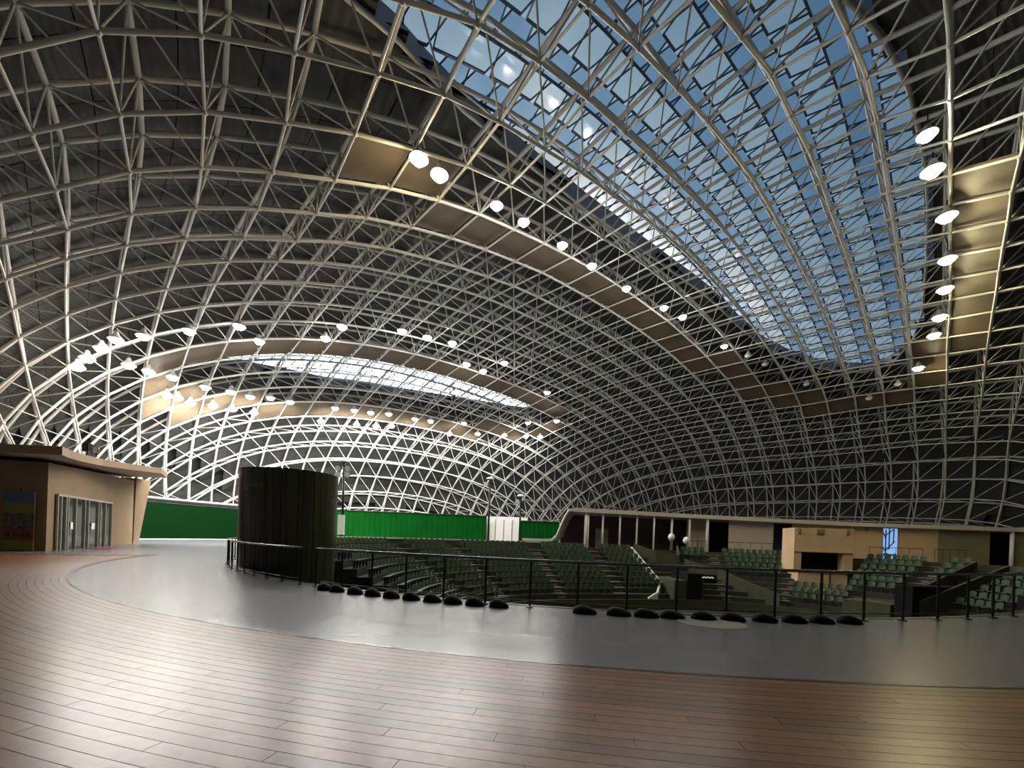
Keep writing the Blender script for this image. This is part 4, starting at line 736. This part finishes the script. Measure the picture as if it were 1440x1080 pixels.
for px, wd in ((830, .26), (833.5, .12), (854, .15), (878, .15), (902, .15), (926, .15), (951, .2), (976, .2), (1001, .24), (1430, .3)):
    A, n = cpt(br(px), .35); MB().tube([(A.x, A.y, 0), (A.x, A.y, A.z - .42)], wd / 2 + .03, 8).build('post', 'white_paint', cb, True)
# blue window with dark branching bars
wa, wb = cpt(br(1247), .75)[0], cpt(br(1270), .75)[0]; wd = (wb - wa).length; ang = math.atan2(wb.y - wa.y, wb.x - wa.x)
bw = empty('window', (wa.x, wa.y, .35)); bw.rotation_euler[2] = ang; bw.parent = cb
MB().box((wd / 2, .06, 1.92), (wd, .04, 3.8)).build('pane', 'daylight', bw)
mb = MB()
for x in (.04, wd - .04): mb.box((x, 0, 1.92), (.08, .12, 3.84))
for z in (.05, 3.8): mb.box((wd / 2, 0, z), (wd, .12, .1))
mb.build('window_frame', 'alu', bw)
mb = MB()
for a, b in (((.42, 3.6), (.42, .9)), ((.42, 2.6), (.1, 3.3)), ((.42, 1.3), (wd - .2, 2.3)), ((.42, 3.0), (1.3, 3.7)), ((.42, 1.0), (.1, .5)), ((.42, 1.0), (1.1, .7)), ((1.1, .7), (wd - .1, .95)), ((.1, 1.6), (.42, 1.2)), ((1.25, 2.2), (1.3, 3.6)), ((.8, 3.75), (.8, 1.4)), ((.1, .9), (1.6, .8))):
    mb.tube([(a[0] * wd / 1.8, -.01, a[1]), (b[0] * wd / 1.8, -.01, b[1])], .06, 5)
mb.build('branch_bar', 'blue_dark', bw)
# thin rails before the walls
for p0, p1 in ((1031, 1094), (1230, 1305), (1322, 1366), (975, 1000)):
    A, B = cpt(br(p0), -.6)[0], cpt(br(p1), -.6)[0]; mb = MB().tube([(A.x, A.y, 1.95), (B.x, B.y, 1.95)], .03, 5)
    for q in range(5):
        P = A + (B - A) * q / 4; mb.tube([(P.x, P.y, 0), (P.x, P.y, 1.95)], .022, 5)
    mb.build('landing_rail', 'dark_metal', cb)
# small fittings on the beige wall
for px, z, w in ((1225, 3.9, .4),):
    A = cpt(br(px), .6)[0]; MB().box((A.x, A.y, z), (w * .6, .16, w)).box((A.x, A.y - .1, z), (w * .4, .06, w * .7)).build('wall_fitting', 'plaster_olive', cb)

# ---------------- commentary booth ----------------
A0, A1 = Vector((br(1124) * 36.3, 36.3, 0)), Vector((br(1207) * 35.3, 35.3, 0)); d = (A1 - A0); bl = d.length; ang = math.atan2(d.y, d.x)
zb0 = ZT - DZ * 6
bt = empty('commentary_booth', (A0.x, A0.y, zb0 + .014), ang); tag(bt, 'beige commentary booth with wide dark window jutting over the low seats', 'booth')
def bz(y): return 1.6 - (y - 771) * 35 / 600 - zb0
D_ = 2.6
MB().box((bl / 2, D_ / 2, (bz(742) + bz(777)) / 2), (bl, D_, bz(742) - bz(777))).build('upper_wall', 'plaster_light', bt)
for x, w in ((.28, .56), (bl - .32, .64)): MB().box((x, D_ / 2, (bz(777) + bz(804)) / 2), (w, D_, bz(777) - bz(804))).build('side_pier', 'plaster_light', bt)
MB().box((bl / 2, D_ / 2 + .5, (bz(777) + bz(804)) / 2), (bl - 1.1, D_ - 1, bz(777) - bz(804) - .02)).build('dark_window', 'black', bt)
MB().box((bl / 2, D_ / 2, bz(804) / 2), (bl - .7, D_, bz(804))).build('lower_wall', 'plaster_light', bt)
MB().box((bl / 2, -.03, bz(777) + .05), (bl + .06, .12, .1)).build('window_head', 'plaster', bt)
MB().box((bl / 2, -.03, bz(804) - .05), (bl - .6, .16, .08)).build('window_sill', 'plaster', bt)
for px in (1131, 1161, 1199):
    MB().box((bl * (px - 1124) / 83, -.05, bz(747)), (.55 if px == 1161 else .22, .08, .45)).box((bl * (px - 1124) / 83, -.1, bz(747)), (.4 if px == 1161 else .14, .05, .3)).build('wall_fitting', 'plaster_olive', bt)
MB().tube([(bl * .62, -.12, bz(806)), (bl * .62, -.12, bz(822))], .05, 6).build('bracket', 'dark_metal', bt)
# led sign in the tunnel
sg = empty('led_sign', (*path(39.0, 12.2)[0], -1.45), path(39.3, 12.7)[1] - math.pi / 2); tag(sg, 'small dark display sign with a pale lit line beside the tunnel mouth', 'sign')
MB().box((0, 0, 0), (2.6, .12, .7)).build('housing', 'black', sg)
mb = MB()
for i in range(12): mb.box((-.1 + i * .1, -.075, .12 + .03 * math.sin(i * 2.1)), (.06, .02, .12))
mb.build('lit_text', 'led', sg)

# ---------------- court masts ----------------
def mast(px, y, h, label, box=False, head=4):
    p = azpt(px, y); root = empty('light_mast', (*p, 0)); tag(root, label, 'light mast', 'masts behind the seats')
    MB().tube([(0, 0, 0), (0, 0, h)], [.13, .09], 8).build('pole', 'dark_metal', root, True)
    MB().tube([(-.5, 0, h - .5), (.5, 0, h - .5)], .05, 6).tube([(-.25, 0, h), (.25, 0, h)], .05, 6).build('crossarm', 'dark_metal', root)
    for i in range(head):
        x = -.42 + .84 * (i % 2); z = h - (.5 if i < 2 else 1.05)
        MB().tube([(x, -.08, z), (x, -.3, z - .06)], [.10, .26], 12).build('floodlight', 'bell', root)
        MB().tube([(x, -.30, z - .06), (x, -.32, z - .065)], [.22, .20], 12).build('lamp_glass', 'bulb_off', root)
    if head: MB().lathe((0, 0, h + .1), [(.5, 0), (.42, .1), (.12, .22)], 14).build('hood', 'bell', root)
    if box: MB().box((0, -.2, 2.2), (.55, .2, 1.7)).build('notice_box', 'white_paint', root)
mast(487, 37, 7.6, 'tall dark mast with round floodlights beside the dark tower', True)
mast(693, 50, 8.3, 'slender dark mast standing at the left edge of the white doorway', False, 1)
mast(737, 50, 6.4, 'shorter dark mast standing at the right edge of the white doorway', False, 1)

# ---------------- beige building on the left ----------------
hb = empty('kiosk_building', (-24.6, 22.8, 0)); ho = hb.location.copy(); tag(hb, 'beige building with glass doors and sweeping curved roof edge at the left', 'building')
def hv(x, y): return (x - ho.x, y - ho.y)
Cc, Ee = (-24.6, 22.8), (-31.4, 35.8)
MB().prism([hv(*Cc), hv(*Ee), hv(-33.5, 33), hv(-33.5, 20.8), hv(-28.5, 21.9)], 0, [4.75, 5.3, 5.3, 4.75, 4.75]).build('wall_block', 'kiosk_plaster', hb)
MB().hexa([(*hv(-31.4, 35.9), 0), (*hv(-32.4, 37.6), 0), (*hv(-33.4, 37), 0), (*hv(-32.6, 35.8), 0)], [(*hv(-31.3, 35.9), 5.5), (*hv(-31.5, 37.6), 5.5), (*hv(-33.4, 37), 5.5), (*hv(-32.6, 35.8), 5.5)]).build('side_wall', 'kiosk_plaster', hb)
pts = [(-24.9, 20.7, 5.3), (-21.9, 20.9, 5.3), (-22.9, 22.2, 5.36), (-24.0, 24, 5.46), (-24.9, 25.5, 5.56), (-25.7, 27, 5.66), (-26.4, 29.5, 5.82), (-26.7, 31.3, 5.93), (-27.0, 33.2, 6.05), (-29.2, 36.5, 6.1), (-33.6, 36.8, 6.1), (-34.5, 20.2, 5.3)]
MB().prism([hv(p[0], p[1]) for p in pts], [p[2] - .42 for p in pts], [p[2] for p in pts]).build('roof', 'kiosk_trim', hb)
# glass doors on the facade
fd = Vector((Ee[0] - Cc[0], Ee[1] - Cc[1], 0)); fl = fd.length; fang = math.atan2(fd.y, fd.x)
def facade(px): 
    X = (px - 719) / 600; t = (X * Cc[1] - Cc[0]) / ((Ee[0] - Cc[0]) - X * (Ee[1] - Cc[1])); return t * fl
doorb = empty('door_set', (0, 0, 0), fang); doorb.parent = hb
s0, s1 = facade(83), facade(160)
out = -1
MB().box(((s0 + s1) / 2, -.03 * -out, 1.55), (s1 - s0 + .2, .05, 3.1)).build('glass_screen', 'glass_dark', doorb)
ms = [83, 88, 95, 98, 109, 122, 127, 141, 144, 151, 160]
for px in ms:
    MB().box((facade(px), -.08, 1.55), (.07, .12, 3.1)).build('mullion', 'alu', doorb)
MB().box(((s0 + s1) / 2, -.08, 3.1), (s1 - s0, .14, .12)).build('head_rail', 'alu', doorb)
for a, b in ((98, 109), (127, 141)):
    x = (facade(a) + facade(b)) / 2; w = facade(b) - facade(a)
    MB().box((x, -.10, 1.4), (w * .3, .03, .42)).build('door_notice', 'white_paint', doorb)
    MB().box((x - w * .3, -.14, 1.15), (.05, .06, .5)).build('door_handle', 'alu', doorb)
# banner on the left wall
bn = empty('banner', (-25.45, 22.25, 0), R(13)); tag(bn, 'tall colourful standing banner against the beige wall at the far left', 'banner')
zs = [(0.02, .55, 'poster_lime'), (.55, 1.15, 'poster_red'), (1.15, 2.0, 'poster_photo'), (2.0, 2.5, 'poster_olive'), (2.5, 3.1, 'poster_blue')]
for z0, z1, m in zs: MB().box((0, 0, (z0 + z1) / 2), (1.3, .03, z1 - z0)).build('banner_panel', m, bn)
mb = MB()
for i, (x, w, h) in enumerate(((-.42, .14, .3), (-.2, .06, .34), (-.02, .2, .1), (.2, .14, .3), (.42, .16, .12), (.42, .06, .3))): mb.box((x, -.02, .85), (w, .01, h))
mb.build('banner_lettering', 'poster_ink', bn)
MB().tube([(0, .04, 0), (0, .04, 3.3)], .02, 6).box((0, .04, .02), (.7, .4, .04)).build('banner_stand', 'dark_metal', bn)
# red mat
t = MB().box((0, 0, .012), (1.9, 1.1, .018)).build('door_mat', 'red_mat', loc=(-25.9, 27.4, 0)); t.rotation_euler[2] = fang; tag(t, 'small red door mat before the glass doors', 'mat')
# fittings on the roof
for px, y, l in ((130, 26, 'dark loudspeaker on the curved roof edge of the beige building'), (143, 26.5, 'pale round floodlight on the curved roof edge of the beige building')):
    p = azpt(px, y); root = empty('loudspeaker' if px == 130 else 'floodlight', (p[0] - .6, p[1] + .4, 5.75)); tag(root, l, 'speaker' if px == 130 else 'lamp')
    MB().tube([(0, 0, 0), (0, 0, .35)], .04, 6).build('stem', 'dark_metal', root)
    if px == 130: MB().box((0, 0, .5), (.4, .3, .5)).box((0, -.17, .5), (.3, .04, .38)).build('cabinet', 'dark_metal', root)
    else:
        MB().tube([(0, .1, .45), (0, -.12, .45)], [.14, .24], 12).build('housing', 'dark_metal', root)
        MB().tube([(0, -.12, .45), (0, -.14, .45)], [.2, .18], 12).build('lens', 'bulb_off', root)
# ---------------- planted tub with two pale lamps above the tunnel ----------------
for px, z, n in ((951, 1.9, 'left'), (972, 1.6, 'right')):
    p = (br(px) * 43.6, 43.6); root = empty('path_light', (*p, .85)); tag(root, 'pale globe light on a short post above the tunnel, the %s one' % n, 'lamp')
    MB().tube([(0, 0, 0), (0, 0, z - .85)], .05, 6).build('post', 'dark_metal', root)
    MB().lathe((0, 0, z - .9), [(.12, 0), (.3, .2), (.34, .42), (.22, .68), (.05, .76)], 14).build('globe', 'white_paint', root, True)

# ---------------- roof lamps ----------------
def low(k, j, h):
    i0, j0 = math.floor(k), math.floor(j); s, t = k - i0, j - j0
    c = [(i0, j0), (i0 + 1, j0), (i0 + 1, j0 + 1), (i0, j0 + 1)]; w = [(1 - s) * (1 - t), s * (1 - t), s * t, (1 - s) * t]
    p = sum((N[x] * y for x, y in zip(c, w)), Vector()); return p + Vector((0, 0, h))
bell_me = MB().lathe((0, 0, 0), [(.06, .34), (.10, .30), (.14, .16), (.34, -.06), (.36, -.10), (.33, -.10), (.12, .12)], 16).mesh('bell', 'bell', True)
def bulbm(m): return MB().lathe((0, 0, 0), [(.02, .10), (.16, .05), (.26, -.06), (.27, -.16), (.18, -.26), (.02, -.30)], 14).mesh('bulb', m, True)
BM = {m: bulbm(m) for m in ('bulb_white', 'bulb_far', 'bulb_warm', 'bulb_off')}
stem_me = MB().tube([(0, 0, .32), (0, 0, .8)], .03, 6).mesh('stem', 'dark_metal')
CAT = {'near': 'roof lamps round the near skylight', 'far': 'roof lamps round the far skylight'}
WARM = (1.0, .80, .45); WHITE = (1.0, .96, .90)
def halo(root, power):       # extra fill light added at the lamp to brighten the frame round it
    l = bpy.data.lights.new('added_glow_fill', 'POINT'); l.energy = power; l.color = WHITE; l.shadow_soft_size = .3
    lo = bpy.data.objects.new('added_glow_fill', l); COL.objects.link(lo); lo.parent = root; lo.location = (0, 0, -.65)
def lamp(k, j, kind, label, power, col, grp, tilt=None):
    p = low(k, j, -.55); root = empty('roof_lamp', p); tag(root, label, 'lamp', CAT[grp])
    sc_ = 1.35 if kind in ('bulb_far', 'bulb_warm') else 1.1
    S_ = Matrix.Diagonal((sc_, sc_, sc_, 1))
    inst('bell', bell_me, root, S_); inst('bulb', BM[kind], root, S_); inst('stem', stem_me, root)
    if grp == 'far' and j > -11.5: halo(root, 120 if k < 0 else 120)
    if power:
        rim = grp == 'near' and j < 0
        l = bpy.data.lights.new('lamp_light', 'POINT' if rim else 'SPOT')
        if not rim: l.spot_size = R(160); l.spot_blend = 0.6
        l.energy = power; l.color = col; l.shadow_soft_size = .3
        lo = bpy.data.objects.new('lamp_light', l); COL.objects.link(lo); lo.parent = root; lo.location = (0, 0, -.65)
        if tilt: lo.rotation_euler = (Vector((tilt[0], tilt[1], -1))).to_track_quat('-Z', 'Y').to_euler()
NL = [(-4.97, -1.9, 'w', 900), (-4.48, -2.1, 'w', 900), (-3.05, -2.35, 'n', 500), (-2.21, -2.45, 'n', 500), (-.86, -2.55, 'n', 450), (.44, -2.68, 'n', 600), (2.11, -2.72, 'n', 400), (3.84, -2.5, 'n', 350), (4.71, -2.35, 'n', 250), (7.22, -2.05, 'n', 500),
      (1.33, 3.7, 'n', 400), (2.32, 3.75, 'w', 300), (3.96, 3.95, 'w', 400), (5.65, 3.95, 'w', 300), (6.99, 3.9, 'w', 300), (8.35, 3.78, 'w', 350), (9.31, 3.66, 'w', 250), (11.21, 3.2, 'w', 500)]
numw = ['first', 'second', 'third', 'fourth', 'fifth', 'sixth', 'seventh', 'eighth', 'ninth', 'tenth']
for i, (k, j, c, pw) in enumerate(NL):
    left = i < 10; n_ = i if left else i - 10
    lamp(k, j, 'bulb_warm' if c == 'w' else 'bulb_white', 'glowing bell lamp on the %s rim of the near skylight, %s from the top' % ('left' if left else 'right', numw[n_]), pw * NEARP * (1.0 if left else .45), WARM if c == 'w' else WHITE, 'near')
for i, (k, j) in enumerate([(9.11, -1.28), (8.24, -1.6), (11.1, -.35), (12.88, 1.53), (12.14, 2.54)]):
    lamp(k, j, 'bulb_off', 'unlit bell lamp at the lower rim of the near skylight, %s by height' % numw[i], 0, WHITE, 'near')
FL = [(-8.91, -8.28), (-8.29, -8.48), (-9.23, -8.44), (-9.56, -8.6), (-9.79, -8.78), (-8.52, -9.64), (-7.96, -10.3), (-7.26, -10.96), (-6.17, -11.98), (-5.3, -12.53), (-4.57, -13.02), (-3.84, -13.23), (-3.04, -13.59), (-1.15, -14.02), (-7.28, -11.84), (-6.93, -12.17), (-6.49, -12.65), (-5.71, -13.17), (-4.98, -13.64), (-4.15, -14.09), (-1.35, -14.96), (-7.23, -8.71), (-6.02, -8.8), (-3.47, -9.46), (-5.28, -9.66), (-.53, -8.47), (.43, -8.41), (2.98, -8.54), (6.3, -9.27), (-.31, -14.08), (.44, -14.12), (1.25, -14.04), (2.6, -14.07), (3.4, -13.98), (5.02, -13.52), (.27, -15.1), (1.17, -15.06), (1.87, -14.9), (7.87, -11.88), (8.85, -10.81), (6.34, -14.03), (7.72, -13.46), (8.81, -12.91), (9.45, -12.44), (4.96, -14.63), (1.84, -9.4), (2.75, -9.5), (-3.29, -8.72), (-1.48, -8.44)]
PX = []
for i, (k, j) in enumerate(FL):
    p = low(k, j, -.55); PX.append((p.x / p.y, i))
order = {i: n_ for n_, (_, i) in enumerate(sorted(PX))}
for i, (k, j) in enumerate(FL):
    lamp(k, j, 'bulb_far', 'bright bell lamp round the far skylight, %s of forty-nine counted from the left' % words(order[i] + 1), 300 * FARP * (2.3 if j < -10.5 else .9 if k < -5 else 2.4), WHITE, 'far', (-.50, .62) if j < -10.5 else None)
